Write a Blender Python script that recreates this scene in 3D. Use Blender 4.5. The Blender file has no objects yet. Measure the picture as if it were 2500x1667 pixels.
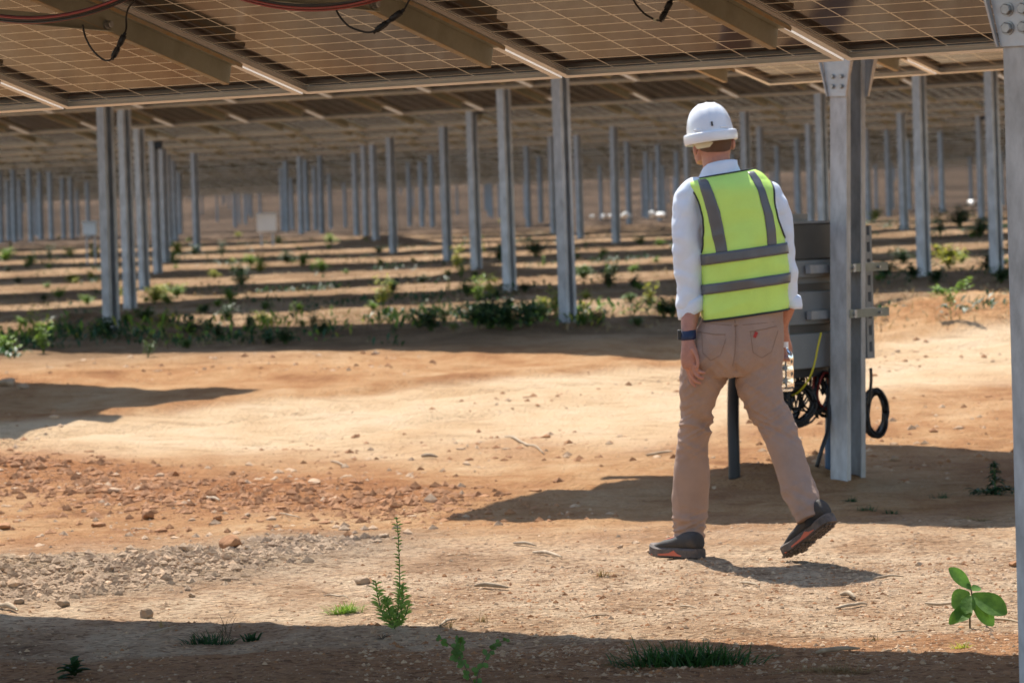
import bpy, math, random
import numpy as np
from mathutils import Vector, Matrix, noise
random.seed(7)
RNG = np.random.default_rng(11)
C = bpy.context.scene.collection
SC = bpy.context.scene
PI = math.pi

# ------------------------------------------------------------------ camera model
F = 10737.0                      # focal length in pixels of the 2500 px wide photograph
CAMZ = 1.37
DN = np.array([0.0288, 0.9992, 0.0269]); DN /= np.linalg.norm(DN)   # world down in camera axes
FW = np.array([0, 0, 1.0]) - DN[2]*DN; FW /= np.linalg.norm(FW)
RT = np.cross(DN, FW)
RW = np.stack([RT, FW, -DN])     # camera axes -> world (x right, y forward, z up)
CAM = np.array([0, 0, CAMZ])
def cam2w(v): return RW @ np.array(v, float)
def PX(x, y, z):                 # source pixel + depth -> world point
    return Vector(cam2w([(x-1250)/F*z, (y-833.5)/F*z, z]) + CAM)
def PD(x, y, z): return PX(x*1.0629, y*1.0629, z)
def proj(p):
    c = RW.T @ (np.array(p) - CAM)
    return 1250+F*c[0]/c[2], 833.5+F*c[1]/c[2], c[2]

# ------------------------------------------------------------------ terrain
def _h(i, j, s):
    n = (i.astype(np.int64)*374761393 + j.astype(np.int64)*668265263 + s*1442695041) & 0xffffffff
    n = ((n ^ (n >> 13)) * 1274126177) & 0xffffffff
    return ((n ^ (n >> 16)) & 0xffff)/65535.0
def vnoise(x, y, s=0):
    xi = np.floor(x); yi = np.floor(y); fx = x-xi; fy = y-yi
    fx = fx*fx*(3-2*fx); fy = fy*fy*(3-2*fy)
    a = _h(xi, yi, s); b = _h(xi+1, yi, s); c = _h(xi, yi+1, s); d = _h(xi+1, yi+1, s)
    return (a*(1-fx)+b*fx)*(1-fy)+(c*(1-fx)+d*fx)*fy
def fbm(x, y, o=4, s=0):
    r = 0; a = 1; t = 0
    for k in range(o):
        r = r+a*vnoise(x*2**k, y*2**k, s+k); t += a; a *= .5
    return r/t-.5
_ty = np.arange(-100, 2500, .5)
_th = np.interp(_ty, [-100, 0, 10, 13, 16, 20, 23.2, 30, 37, 41, 48, 58, 68, 80, 100, 120, 135, 170, 220, 300, 400, 600, 2500],
                [1.5, 1.46, 1.45, 1.42, 1.38, 1.375, 1.37, 1.12, .92, .85, .73, .68, .55, .43, .26, .12, .03, .0, -.08, -.6, -1.8, -7.5, -30])
_k = np.exp(-np.linspace(-2, 2, 13)**2); _k /= _k.sum()
_th = np.convolve(np.pad(_th, 6, mode='edge'), _k, 'valid')
def sstep(a, b, x):
    t = np.clip((x-a)/(b-a), 0, 1); return t*t*(3-2*t)
road_far = []
def interp_line(pl, x):          # y of polyline at x (extrapolated)
    xs = np.array([q[0] for q in pl]); ys = np.array([q[1] for q in pl])
    o = np.argsort(xs); xs = xs[o]; ys = ys[o]
    r = np.interp(x, xs, ys)
    sl = (ys[-1]-ys[0])/(xs[-1]-xs[0])
    r = np.where(x < xs[0], ys[0]+sl*(x-xs[0]), r); return np.where(x > xs[-1], ys[-1]+sl*(x-xs[-1]), r)
MOUNDS = []                      # x, y, rx, ry, height, roughness
def H(x, y):
    x = np.asarray(x, float); y = np.asarray(y, float)
    z = CAMZ-np.interp(y, _ty, _th)
    xs = np.clip(x, -30, 30)
    z = z+xs*(.033*sstep(32, 46, y)-.027*sstep(60, 110, y))
    z = z+.035*fbm(x/.35, y/.35, 3, 51)+.06*fbm(x/3.1+5, y/3.1, 3, 3)*sstep(6, 10, y)+.09*fbm(x/1.3+9, y/1.6, 4, 61)*sstep(19, 22, y)*sstep(80, 40, y)+.02*fbm(x/.7, y/.7, 3, 9)
    z = z+.016*fbm(x/.16, y/.16, 3, 17)+.010*fbm(x/.055, y/.055, 2, 23)*sstep(26, 20, y)
    if road_far:
        dr = interp_line(road_far, x)-y
        z = z-.035*np.exp(-((dr-.75)/.16)**2)-.03*np.exp(-((dr-2.45)/.18)**2)+.05*np.exp(-((dr+.25)/.3)**2)
    for (mx, my, rx, ry, h, rg) in MOUNDS:
        d = np.exp(-(((x-mx)/rx)**2+((y-my)/ry)**2))
        z = z+d*h*(1+rg*1.5*fbm(x/.13, y/.13, 3, 31))
    return z
def Hs(x, y): return float(H(np.array([x]), np.array([y]))[0])
def GP(x, y):                    # where the ray of a source pixel meets the terrain
    d = cam2w([(x-1250)/F, (y-833.5)/F, 1]); t = np.concatenate([np.arange(9, 60, .05), np.arange(60, 200, .3)])
    p = CAM[None]+t[:, None]*d[None]
    g = p[:, 2]-H(p[:, 0], p[:, 1])
    k = np.argmax(g < 0)
    if g[k] >= 0: k = len(t)-1
    a, b = t[k-1], t[k]
    for _ in range(12):
        m = .5*(a+b); q = CAM+m*d
        if q[2]-Hs(q[0], q[1]) < 0: b = m
        else: a = m
    q = CAM+b*d
    return Vector((q[0], q[1], Hs(q[0], q[1])))
def GD(x, y): return GP(x*1.0629, y*1.0629)

road_far = [tuple(GD(x, y)[:2]) for x, y in [(-60, 985), (300, 958), (640, 928), (1000, 886), (1560, 850), (2020, 792), (2340, 764)]]
for (xd, yd, rx, ry, h, rg) in [(2130, 735, .9, 1.3, .10, .3), (2330, 728, 1.2, 1.6, .16, .3), (1720, 1100, .22, .35, .07, .5), (1870, 1098, .22, .3, .07, .5),
                            (150, 1085, 1.0, .55, .05, .7), (560, 1130, .9, .6, .05, .7), (900, 1160, .7, .5, .03, .7), (-150, 1060, .9, .7, .09, .7),
                            (120, 1330, .75, .40, .055, .7), (430, 1290, .55, .32, .05, .7), (640, 1255, .35, .25, .03, .7), (-80, 1330, .4, .4, .05, .7),
                            (195, 765, .55, .8, .16, .6), (330, 752, .35, .8, .12, .6), (330, 690, .5, .9, .12, .6), (880, 560, .8, 1.5, .2, .5),
                            (1290, 745, .4, .6, .08, .5), (1230, 655, .5, .9, .1, .5), (1120, 628, .5, 1., .1, .5)]:
    q = GD(xd, yd); MOUNDS.append((q.x, q.y, rx, ry, h, rg))

# ------------------------------------------------------------------ helpers
def tag(o, label=None, cat=None, group=None, kind=None):
    if label: o['label'] = label
    if cat: o['category'] = cat
    if group: o['group'] = group
    if kind: o['kind'] = kind
    return o
def empty(name, loc, label=None, cat=None, group=None):
    o = bpy.data.objects.new(name, None); C.objects.link(o); o.location = loc; o.empty_display_size = .1
    return tag(o, label, cat, group)
class MB:
    def __init__(s): s.v = []; s.f = []; s.m = []
    def add(s, vs, fs, mi=0):
        o = len(s.v); s.v += [tuple(v) for v in vs]; s.f += [tuple(i+o for i in f) for f in fs]; s.m += [mi]*len(fs); return s
    def box(s, lo, hi, M=None, mi=0):
        vs = [Vector((x, y, z)) for x in (lo[0], hi[0]) for y in (lo[1], hi[1]) for z in (lo[2], hi[2])]
        if M is not None: vs = [M @ v for v in vs]
        return s.add(vs, [(0, 1, 3, 2), (4, 6, 7, 5), (0, 4, 5, 1), (2, 3, 7, 6), (0, 2, 6, 4), (1, 5, 7, 3)], mi)
    def loft(s, rings, cap=True, closed=True, mi=0):
        n = len(rings[0]); o = len(s.v)
        fs = []
        for i in range(len(rings)-1):
            for j in range(n if closed else n-1):
                k = (j+1) % n
                fs.append((i*n+j, i*n+k, (i+1)*n+k, (i+1)*n+j))
        if cap:
            fs.append(tuple(range(n-1, -1, -1))); b = (len(rings)-1)*n; fs.append(tuple(b+j for j in range(n)))
        return s.add([p for r in rings for p in r], fs, mi)
    def tube(s, pts, r, n=8, cap=True, mi=0, smooth=4):
        pts = spline(pts, smooth) if smooth and len(pts) > 2 else [Vector(p) for p in pts]
        m = len(pts); rings = []; up = None
        for i, p in enumerate(pts):
            t = (pts[min(i+1, m-1)]-pts[max(i-1, 0)])
            if t.length < 1e-9: t = Vector((0, 0, 1))
            t.normalize()
            if up is None: up = Vector((0, 0, 1)) if abs(t.z) < .9 else Vector((1, 0, 0))
            a = t.cross(up).normalized(); up = a.cross(t).normalized()
            rr = r if not hasattr(r, '__len__') else float(np.interp(i/(m-1), np.linspace(0, 1, len(r)), r))
            rings.append([p+(a*math.cos(2*PI*k/n)+up*math.sin(2*PI*k/n))*rr for k in range(n)])
        return s.loft(rings, cap, True, mi)
    def cyl(s, a, b, r, n=12, mi=0): return s.tube([a, b], r, n, True, mi, 0)
    def merge(s, o, M=None):
        return s.add([M @ Vector(v) for v in o.v] if M is not None else o.v, o.f)
    def mesh(s, name, mat, smooth=False):
        me = bpy.data.meshes.new(name); me.from_pydata(s.v, [], s.f)
        for m in (mat if isinstance(mat, (list, tuple)) else [mat]): me.materials.append(m)
        if any(s.m): me.polygons.foreach_set('material_index', s.m)
        if smooth: me.polygons.foreach_set('use_smooth', [True]*len(me.polygons))
        me.update(); return me
    def obj(s, name, mat, parent=None, smooth=False, bevel=0):
        me = s.mesh(name, mat, smooth)
        return link(name, me, parent, bevel)
def link(name, me, parent=None, bevel=0, M=None):
    o = bpy.data.objects.new(name, me); C.objects.link(o)
    if parent is not None:
        o.parent = parent
        base = Matrix.Translation(-WL(parent))
        o.matrix_basis = (base @ M) if M is not None else base
    elif M is not None: o.matrix_world = M
    if bevel:
        b = o.modifiers.new('bevel', 'BEVEL'); b.width = bevel; b.segments = 2; b.limit_method = 'ANGLE'; b.angle_limit = .6
    return o
def WL(o):                       # world location of a (never rotated) parent chain
    l = Vector(o.matrix_basis.translation)
    if o.parent: l = l+WL(o.parent)
    return l
def spline(pts, k):
    pts = [Vector(p) for p in pts]; out = []
    P = [pts[0]*2-pts[1]]+pts+[pts[-1]*2-pts[-2]]
    for i in range(1, len(P)-2):
        for j in range(k):
            t = j/k; a, b, c, d = P[i-1:i+3]
            out.append(.5*((2*b)+(c-a)*t+(2*a-5*b+4*c-d)*t*t+(3*b-a-3*c+d)*t**3))
    out.append(pts[-1]); return out
def shade_auto(o, ang=35):
    me = o.data
    me.polygons.foreach_set('use_smooth', [True]*len(me.polygons))
    try: me.set_sharp_from_angle(angle=math.radians(ang))
    except Exception: pass

# ------------------------------------------------------------------ materials
def mat(name, col, rough=.6, metal=0, noise_amt=0, nscale=8, bump=0, bscale=60, spec=.5, col2=None, coat=0, trans=0, det=6, stretch=None, coords='Object'):
    m = bpy.data.materials.new(name); m.use_nodes = True; nt = m.node_tree; b = nt.nodes['Principled BSDF']
    b.inputs['Roughness'].default_value = rough; b.inputs['Metallic'].default_value = metal
    b.inputs['Specular IOR Level'].default_value = spec; b.inputs['Coat Weight'].default_value = coat
    b.inputs['Base Color'].default_value = (*col, 1)
    L = nt.links
    tc = nt.nodes.new('ShaderNodeTexCoord'); vec = tc.outputs[coords]
    if stretch:
        mp = nt.nodes.new('ShaderNodeMapping'); mp.inputs['Scale'].default_value = stretch; L.new(vec, mp.inputs[0]); vec = mp.outputs[0]
    if noise_amt or col2:
        n = nt.nodes.new('ShaderNodeTexNoise'); n.inputs['Scale'].default_value = nscale; n.inputs['Detail'].default_value = det; n.inputs['Roughness'].default_value = .65
        L.new(vec, n.inputs['Vector'])
        r = nt.nodes.new('ShaderNodeValToRGB')
        c2 = col2 or tuple(c*(1-noise_amt) for c in col)
        r.color_ramp.elements[0].position = .35; r.color_ramp.elements[0].color = (*c2, 1)
        r.color_ramp.elements[1].position = .65; r.color_ramp.elements[1].color = (*col, 1)
        L.new(n.outputs['Fac'], r.inputs[0]); L.new(r.outputs[0], b.inputs['Base Color'])
    if bump:
        n = nt.nodes.new('ShaderNodeTexNoise'); n.inputs['Scale'].default_value = bscale; n.inputs['Detail'].default_value = 5
        L.new(vec, n.inputs['Vector'])
        bp = nt.nodes.new('ShaderNodeBump'); bp.inputs['Strength'].default_value = bump; bp.inputs['Distance'].default_value = .01
        L.new(n.outputs['Fac'], bp.inputs['Height']); L.new(bp.outputs[0], b.inputs['Normal'])
    if trans:
        t = nt.nodes.new('ShaderNodeBsdfTranslucent'); mx = nt.nodes.new('ShaderNodeMixShader'); mx.inputs[0].default_value = trans
        src = b.inputs['Base Color'].links[0].from_socket if b.inputs['Base Color'].links else None
        t.inputs['Color'].default_value = (*col, 1)
        if src: L.new(src, t.inputs['Color'])
        out = nt.nodes['Material Output']
        L.new(b.outputs[0], mx.inputs[1]); L.new(t.outputs[0], mx.inputs[2]); L.new(mx.outputs[0], out.inputs[0])
    return m
M = {}
M['galv'] = mat('galvanised_steel', (.50, .51, .53), .42, .55, col2=(.38, .39, .41), nscale=9, bump=.15, bscale=30)
M['galv_post'] = mat('galvanised_post', (.62, .62, .625), .5, .1, col2=(.36, .355, .35), nscale=14, bump=.2, bscale=40, stretch=(1, 1, .35))
M['rail'] = mat('weathered_rail', (.33, .33, .27), .55, .2, col2=(.24, .24, .19), nscale=6, bump=.15, bscale=25)
M['rust'] = mat('rusty_zinc', (.42, .28, .13), .7, .2, col2=(.40, .35, .27), nscale=12)
M['alu'] = mat('anodised_aluminium', (.80, .78, .76), .4, .3, noise_amt=.12, nscale=3)
M['tube'] = mat('torque_tube_steel', (.72, .77, .84), .5, .15, noise_amt=.15, nscale=4)
M['bolt'] = mat('bolt_steel', (.42, .42, .42), .4, .7, noise_amt=.25, nscale=60)
M['cable'] = mat('black_cable', (.012, .011, .011), .45)
M['cable_red'] = mat('red_cable', (.30, .028, .018), .45)
M['cable_yel'] = mat('yellow_wire', (.70, .58, .03), .5)
M['box'] = mat('inverter_grey', (.27, .275, .28), .5, 0, noise_amt=.14, nscale=5, bump=.05)
M['boxdark'] = mat('inverter_dark_cover', (.085, .08, .075), .5, 0, noise_amt=.2, nscale=5)
M['black'] = mat('black_plastic', (.018, .018, .020), .5)
M['green'] = mat('green_motor', (.01, .10, .075), .4)
M['white'] = mat('white_plastic', (.80, .81, .83), .32, coat=.3, noise_amt=.05, nscale=5)
M['farwhite'] = mat('white_paint', (.75, .75, .73), .5, noise_amt=.12, nscale=3)
M['cream'] = mat('cream_harness', (.62, .58, .44), .6)
M['blue'] = mat('blue_pipe', (.04, .09, .16), .45)

def vary(m, amt):
    nt = m.node_tree; b = nt.nodes['Principled BSDF']; src = b.inputs['Base Color'].links[0].from_socket
    oi = nt.nodes.new('ShaderNodeObjectInfo'); mr = nt.nodes.new('ShaderNodeMapRange'); mr.inputs[3].default_value = 1-amt; mr.inputs[4].default_value = 1+amt*.4; nt.links.new(oi.outputs['Random'], mr.inputs[0])
    hs = nt.nodes.new('ShaderNodeHueSaturation'); nt.links.new(mr.outputs[0], hs.inputs['Value']); nt.links.new(src, hs.inputs['Color']); nt.links.new(hs.outputs[0], b.inputs['Base Color'])
vary(M['galv_post'], .2)
def panel_mat():
    m = bpy.data.materials.new('solar_cells_underside'); m.use_nodes = True; nt = m.node_tree; L = nt.links; b = nt.nodes['Principled BSDF']
    uv = nt.nodes.new('ShaderNodeUVMap'); uv.uv_map = 'UVMap'
    sp = nt.nodes.new('ShaderNodeSeparateXYZ'); L.new(uv.outputs[0], sp.inputs[0])
    def mth(op, a, bb=None, c=None):
        n = nt.nodes.new('ShaderNodeMath'); n.operation = op
        for i, v in enumerate((a, bb, c)):
            if v is None: continue
            if isinstance(v, (int, float)): n.inputs[i].default_value = v
            else: L.new(v, n.inputs[i])
        return n.outputs[0]
    def line(c, per, off, w):
        fr = mth('FRACT', mth('DIVIDE', mth('SUBTRACT', c, off), per))
        d = mth('MULTIPLY', mth('MINIMUM', fr, mth('SUBTRACT', 1.0, fr)), per)
        return mth('LESS_THAN', d, w)
    lx = line(sp.outputs[0], .1845, .0135, .0034); ly = line(sp.outputs[1], .0928, .0254, .0034)
    g = mth('MAXIMUM', lx, ly)
    bus = line(sp.outputs[0], .0154, .0058, .0010)
    nz = nt.nodes.new('ShaderNodeTexNoise'); nz.inputs['Scale'].default_value = 2.3; L.new(uv.outputs[0], nz.inputs['Vector'])
    wn = nt.nodes.new('ShaderNodeTexWhiteNoise'); wn.noise_dimensions = '3D'
    cx = mth('FLOOR', mth('DIVIDE', mth('SUBTRACT', sp.outputs[0], .0135), .1845)); cy = mth('FLOOR', mth('DIVIDE', mth('SUBTRACT', sp.outputs[1], .0254), .0928))
    cb = nt.nodes.new('ShaderNodeCombineXYZ'); L.new(cx, cb.inputs[0]); L.new(cy, cb.inputs[1]); L.new(cb.outputs[0], wn.inputs[0])
    v = mth('MULTIPLY_ADD', wn.outputs[0], .35, mth('MULTIPLY_ADD', nz.outputs['Fac'], .3, .65))
    hs = nt.nodes.new('ShaderNodeMix'); hs.data_type = 'RGBA'; hs.inputs[6].default_value = (.027, .018, .015, 1); hs.inputs[7].default_value = (.06, .042, .034, 1); L.new(mth('MULTIPLY', bus, .6), hs.inputs[0])
    sc = nt.nodes.new('ShaderNodeVectorMath'); sc.operation = 'SCALE'; L.new(hs.outputs[2], sc.inputs[0]); L.new(v, sc.inputs['Scale'])
    mx = nt.nodes.new('ShaderNodeMix'); mx.data_type = 'RGBA'; L.new(g, mx.inputs[0]); L.new(sc.outputs[0], mx.inputs[6]); mx.inputs[7].default_value = (.80, .72, .60, 1)
    L.new(mx.outputs[2], b.inputs['Base Color']); b.inputs['Roughness'].default_value = .07; b.inputs['Specular IOR Level'].default_value = .24
    tr = nt.nodes.new('ShaderNodeBsdfTranslucent'); tr.inputs['Color'].default_value = (.8, .7, .55, 1)
    ms = nt.nodes.new('ShaderNodeMixShader'); L.new(mth('MULTIPLY', g, .2), ms.inputs[0]); L.new(b.outputs[0], ms.inputs[1]); L.new(tr.outputs[0], ms.inputs[2])
    L.new(ms.outputs[0], nt.nodes['Material Output'].inputs[0])
    return m
M['panel'] = panel_mat()

# ------------------------------------------------------------------ row directions
U1 = Vector(cam2w([.82382691, -.01769027, -.56656533])).normalized()
V1 = Vector(cam2w([-.55614997, -.21843729, -.80186181])).normalized()
V1 = (V1-U1*V1.dot(U1)).normalized(); N1 = U1.cross(V1).normalized()
if N1.z < 0: N1 = -N1
T1 = Vector(cam2w([-1.71658, -.92323, 16.83906])+CAM)
UH = Vector((U1.x, U1.y, 0)).normalized(); PH = Vector((-UH.y, UH.x, 0))       # along the row, away from the camera
PITCH = 1.1504
def sp2w(s, p): v = UH*s+PH*p; return v.x, v.y

# ------------------------------------------------------------------ tracker parts (local: x along row, y from far edge towards camera, z up normal)
ML = 2.278; MWD = 1.134; FD = .032
def panel_mesh():
    mb = MB(); mb.add([(.004, .004, 0), (MWD-.004, .004, 0), (MWD-.004, ML-.004, 0), (.004, ML-.004, 0)], [(0, 1, 2, 3)])
    mb.add([(.004, .004, .005), (MWD-.004, .004, .005), (MWD-.004, ML-.004, .005), (.004, ML-.004, .005)], [(0, 1, 2, 3)])
    me = mb.mesh('solar_panel', M['panel']); uv = me.uv_layers.new(name='UVMap')
    for l in me.loops: uv.data[l.index].uv = me.vertices[l.vertex_index].co[:2]
    return me
def frame_mesh():
    mb = MB(); t = .0025; fl = .026
    z0 = .007; z1 = z0-FD-.004
    mb.box((0, 0, z1), (MWD, t, z0)); mb.box((0, ML-t, z1), (MWD, ML, z0))
    mb.box((0, t, z1), (t, ML-t, z0)); mb.box((MWD-t, t, z1), (MWD, ML-t, z0))
    mb.box((t, t, z1), (MWD-t, t+fl, z1+t)); mb.box((t, ML-t-fl, z1), (MWD-t, ML-t, z1+t))
    mb.box((t, t+fl, z1), (t+fl, ML-t-fl, z1+t)); mb.box((MWD-t-fl, t+fl, z1), (MWD-t, ML-t-fl, z1+t))
    e = .010
    mb.box((t, t, -.006), (MWD-t, t+e, -.003)); mb.box((t, ML-t-e, -.006), (MWD-t, ML-t, -.003))
    mb.box((t, t+e, -.006), (t+e, ML-t-e, -.003)); mb.box((MWD-t-e, t+e, -.006), (MWD-t, ML-t-e, -.003))
    return mb.mesh('frame', M['alu'])
def rail_mesh(lo=.42, hi=4.17, h=.072):
    mb = MB(); z1 = -FD+.0; t = .003
    zt = .001-FD
    mb.box((-.020, lo, zt-h), (-.020+t, hi, zt-.0045))              # web
    mb.box((-.020, lo, zt-.0045), (.034, hi, zt-.0012))               # top flange
    mb.box((-.044, lo, zt-h-t), (-.020+t, hi, zt-h), mi=1)           # bottom flange
    mb.box((-.044, lo, zt-h), (-.044+t, hi, zt-h+.012), mi=1)
    mb.box((.034-t, lo, zt-.016), (.034, hi, zt-.0045), mi=1)
    me = mb.mesh('rail', [M['rail'], M['rust']]); return me
ME_P = panel_mesh(); ME_F = frame_mesh(); ME_R = rail_mesh()

def post_mesh(h, w=.094, d=.19, below=.3):
    # C-section: web on -x side, flanges on near (-y) and far (+y) faces, lips; x = along row, y = away
    t = .006; mb = MB()
    mb.box((0, -d/2, -below), (w, -d/2+t, h)); mb.box((0, d/2-t, -below), (w, d/2, h))
    mb.box((0, -d/2+t, -below), (t, d/2-t, h))
    mb.box((w-t, -d/2+t, -below), (w, -d/2+.042, h)); mb.box((w-t, d/2-.042, -below), (w, d/2-t, h))
    return mb
ROTROW = Matrix(((UH.x, PH.x, 0), (UH.y, PH.y, 0), (0, 0, 1)))
def bracket_mesh(h, low=.36, sc=1.0):
    # flared saddle either side of the post, gussets and plates up to the tube
    mb = MB(); w = .094; d = .19
    for sgn in (-1, 1):
        y0 = sgn*(d/2+.003); y1 = y0+sgn*.008
        a, b = min(y0, y1), max(y0, y1)
        zb = h-low
        pts = [(-.002, zb), (w+.002, zb), (w+.085, h+.02), (-.085, h+.02)]
        vs = [(x, a, z) for x, z in pts]+[(x, b, z) for x, z in pts]
        mb.add(vs, [(0, 1, 2, 3), (7, 6, 5, 4), (0, 4, 5, 1), (1, 5, 6, 2), (2, 6, 7, 3), (3, 7, 4, 0)])
        for (x0, z0, x1, z1) in ((-.004, zb, -.089, h+.02), (w+.004, zb, w+.089, h+.02)):
            e = .05*sgn; t = .006 if x0 > 0 else -.006
            vs = [(x0, a, z0), (x0+t, a, z0), (x1+t, a, z1), (x1, a, z1), (x0, y1+e*.25, z0), (x0+t, y1+e*.25, z0), (x1+t, y1+e, z1), (x1, y1+e, z1)]
            mb.add(vs, [(0, 1, 2, 3), (7, 6, 5, 4), (0, 4, 5, 1), (1, 5, 6, 2), (2, 6, 7, 3), (3, 7, 4, 0)])
    mb.box((-.085, -d/2-.05, h+.02), (w+.085, d/2+.05, h+.032))
    return mb
def bolt_mb(c, ax, r=.016, l=.014):
    mb = MB(); c = Vector(c); ax = Vector(ax).normalized()
    mb.cyl(c-ax*.004, c+ax*.004, r*1.25, 14)
    a = ax.orthogonal().normalized(); b = ax.cross(a)
    rings = [[c+ax*z+(a*math.cos(PI/3*k)+b*math.sin(PI/3*k))*r*q for k in range(6)] for z, q in ((.004, 1), (l, 1), (l+.002, .85))]
    mb.loft(rings); return mb
POSTM = {}; PPOS = []
def add_post(root, x, y, ztube, detail=0, name='post', hs=None, lean=0):
    if detail == 1 and PPOS: x, y = PPOS.pop(0)
    gz = Hs(x, y); h = ztube-.14-gz
    key = round(h, 1) if not detail else None
    if key is not None:
        if key not in POSTM: POSTM[key] = post_mesh(key, .085, .15).mesh('post', M['galv_post'])
        me = POSTM[key]
        gz2 = ztube-.14-key
    else: me = post_mesh(h).mesh('post', M['galv_post']); gz2 = gz
    Mx = Matrix.Translation((x, y, gz2)) @ ROTROW.to_4x4() @ Matrix.Rotation(lean, 4, 'Y')
    o = link(name, me, root, 0, Mx)
    R4 = ROTROW.to_4x4()
    if detail:
        bm = bracket_mesh(h, hs or .36).mesh('bracket', M['galv']); b = link('bracket', bm, None); b.parent = o
        for sx in (.022, .072):
            for dz in (.05, .10):
                for sg in (-1, 1):
                    q = bolt_mb((sx, sg*(.095+.011), h-(hs or .36)+dz), (0, sg, 0), .0105 if detail < 2 else .0155, .014).mesh('bolt', M['bolt'])
                    bb = link('bolt', q, None); bb.parent = o
    return o

def tracker(name, corner, u, v, ncol, label, group, detail, posts, tier=2, tube_off=.19, rails=True, base=None):
    """corner = world point of the left far corner of the table, u along row, v from far edge to near edge"""
    u = u.normalized(); v = (v-u*v.dot(u)).normalized(); n = u.cross(v)
    if n.z < 0: n = -n
    R = Matrix(((u.x, v.x, n.x), (u.y, v.y, n.y), (u.z, v.z, n.z)))
    W = ML*2+.02
    cen = corner+v*(W/2)+u*(ncol*PITCH/2)
    root = empty(name, (cen.x, cen.y, Hs(cen.x, cen.y)), label, 'solar tracker', group)
    def at(x, y, z=0): return Matrix.Translation(corner+u*x+v*y+n*z) @ R.to_4x4()
    if detail >= 1:
        for k in range(ncol):
            for t in range(tier):
                p = link('solar_panel', ME_P, root, 0, at(k*PITCH, t*(ML+.02)))
                f = bpy.data.objects.new('frame', ME_F); C.objects.link(f); f.parent = p
        for k in range(ncol+1):
            link('rail', ME_R, root, 0, at(k*PITCH-.008, 0))
    else:
        key = ('arr', ncol)
        if key not in POSTM:
            mb = MB(); uvs = []
            for k in range(ncol):
                x = k*PITCH
                for t in range(2):
                    y = t*(ML+.02)
                    mb.add([(x, y, 0), (x+MWD, y, 0), (x+MWD, y+ML, 0), (x, y+ML, 0)], [(0, 1, 2, 3)])
                    uvs += [(0, 0), (MWD, 0), (MWD, ML), (0, ML)]
            nf = len(mb.f)
            me = mb.mesh('panel_array', [M['panel'], M['alu']])
            uv = me.uv_layers.new(name='UVMap')
            for i in range(len(uvs)): uv.data[i].uv = uvs[i]
            fb = MB()
            for t in range(2):
                y = t*(ML+.02)
                for yy in (y, y+ML-.028): fb.box((0, yy, -.034), (ncol*PITCH, yy+.028, -.002))
            rb = MB()
            for k in range(ncol+1): rb.box((k*PITCH-.05, .42, -.10), (k*PITCH+.01, 4.17, -.036))
            for k in range(ncol+1):
                rb.box((k*PITCH-.035, .0, -.033), (k*PITCH+.02, W, -.004))
            POSTM[key] = (me, fb.mesh('edge_frame', M['alu']), rb.mesh('rail', M['rail']))
        me, fm, rm = POSTM[key]
        link('panel_array', me, root, 0, at(0, 0)); link('frame', fm, root, 0, at(0, 0)); link('rail', rm, root, 0, at(0, 0))
    key = ('tube', ncol)
    if key not in POSTM:
        mb = MB(); L = ncol*PITCH
        ring = [(.10*math.cos(PI/4*k+PI/8), .10*math.sin(PI/4*k+PI/8)) for k in range(8)]
        mb.loft([[(x, a, b) for a, b in ring] for x in (-.3, L+.3)])
        for k in range(ncol+1): mb.box((k*PITCH-.05, -.085, -.06), (k*PITCH+.01, .085, .085))
        POSTM[key] = mb.mesh('torque_tube', M['tube'])
    link('torque_tube', POSTM[key], root, 0, at(0, W/2, -tube_off))
    for (pp, det, hs, lean) in posts:              # pp = along-row coordinate in metres from the corner
        c = corner+u*pp+v*(W/2)-n*tube_off
        add_post(root, c.x, c.y, c.z, det, hs=hs, lean=lean)
    return root, at

# ---- row 1 (overhead)
c1 = T1+U1*(-2*PITCH)-V1*.0254
zN = 11.75
def row_x(corner, u, v, px, W=ML*2+.02, off=.19):    # along-row coordinate whose post appears at source pixel px
    n = u.cross(v); n = n if n.z > 0 else -n
    b = corner+v*(W/2)-n*off; lo, hi = -200., 400.
    def g(t):
        q = proj(b+u*t); return q[0]
    ts = np.linspace(-20, 60, 1601); best = min(ts, key=lambda t: abs(g(t)-px) if proj(b+u*t)[2] > 2 else 1e9)
    return float(best)
xN = row_x(c1, U1, V1, 2470)
r1, at1 = tracker('solar_tracker', c1, U1, V1, 9, 'solar panel table overhead in the foreground, its underside filling the top of the picture', 'solar tracker tables', 2,
              [(xN, 2, .385, 0)])
# struts of row 1: from each rail, 1.08 m in from the edge, to under the torque tube
for k in range(10):
    x = k*PITCH-.030
    W = ML*2+.02
    for (ya, yb) in ((1.10, W/2-.02), (W-1.10, W/2+.02)):
        a = at1(x, ya, -.078).translation; b = at1(x, yb, -.345).translation
        mb = MB(); d = (b-a); up = Vector((0, 0, 1)); sd = d.cross(up).normalized()*.003; h = d.cross(sd).normalized()*.021
        vs = [a-sd-h, a+sd-h, a+sd+h, a-sd+h, b-sd-h, b+sd-h, b+sd+h, b-sd+h]
        mb.add(vs, [(0, 1, 2, 3), (7, 6, 5, 4), (0, 4, 5, 1), (1, 5, 6, 2), (2, 6, 7, 3), (3, 7, 4, 0)])
        e = sd.normalized()*.022
        vs = [a-sd+h, a-e+h, b-e+h, b-sd+h]; vs2 = [q+h.normalized()*.003 for q in vs]
        mb.add(vs+vs2, [(0, 1, 2, 3), (7, 6, 5, 4), (0, 4, 5, 1), (1, 5, 6, 2), (2, 6, 7, 3), (3, 7, 4, 0)])
        s = mb.obj('strut', M['rail'], r1)
        bb = MB(); bb.merge(bolt_mb(a+d.normalized()*.03-sd*3, -sd, .013, .02)); o = bb.mesh('bolt', M['bolt']); ob = link('bolt', o, s)

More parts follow.
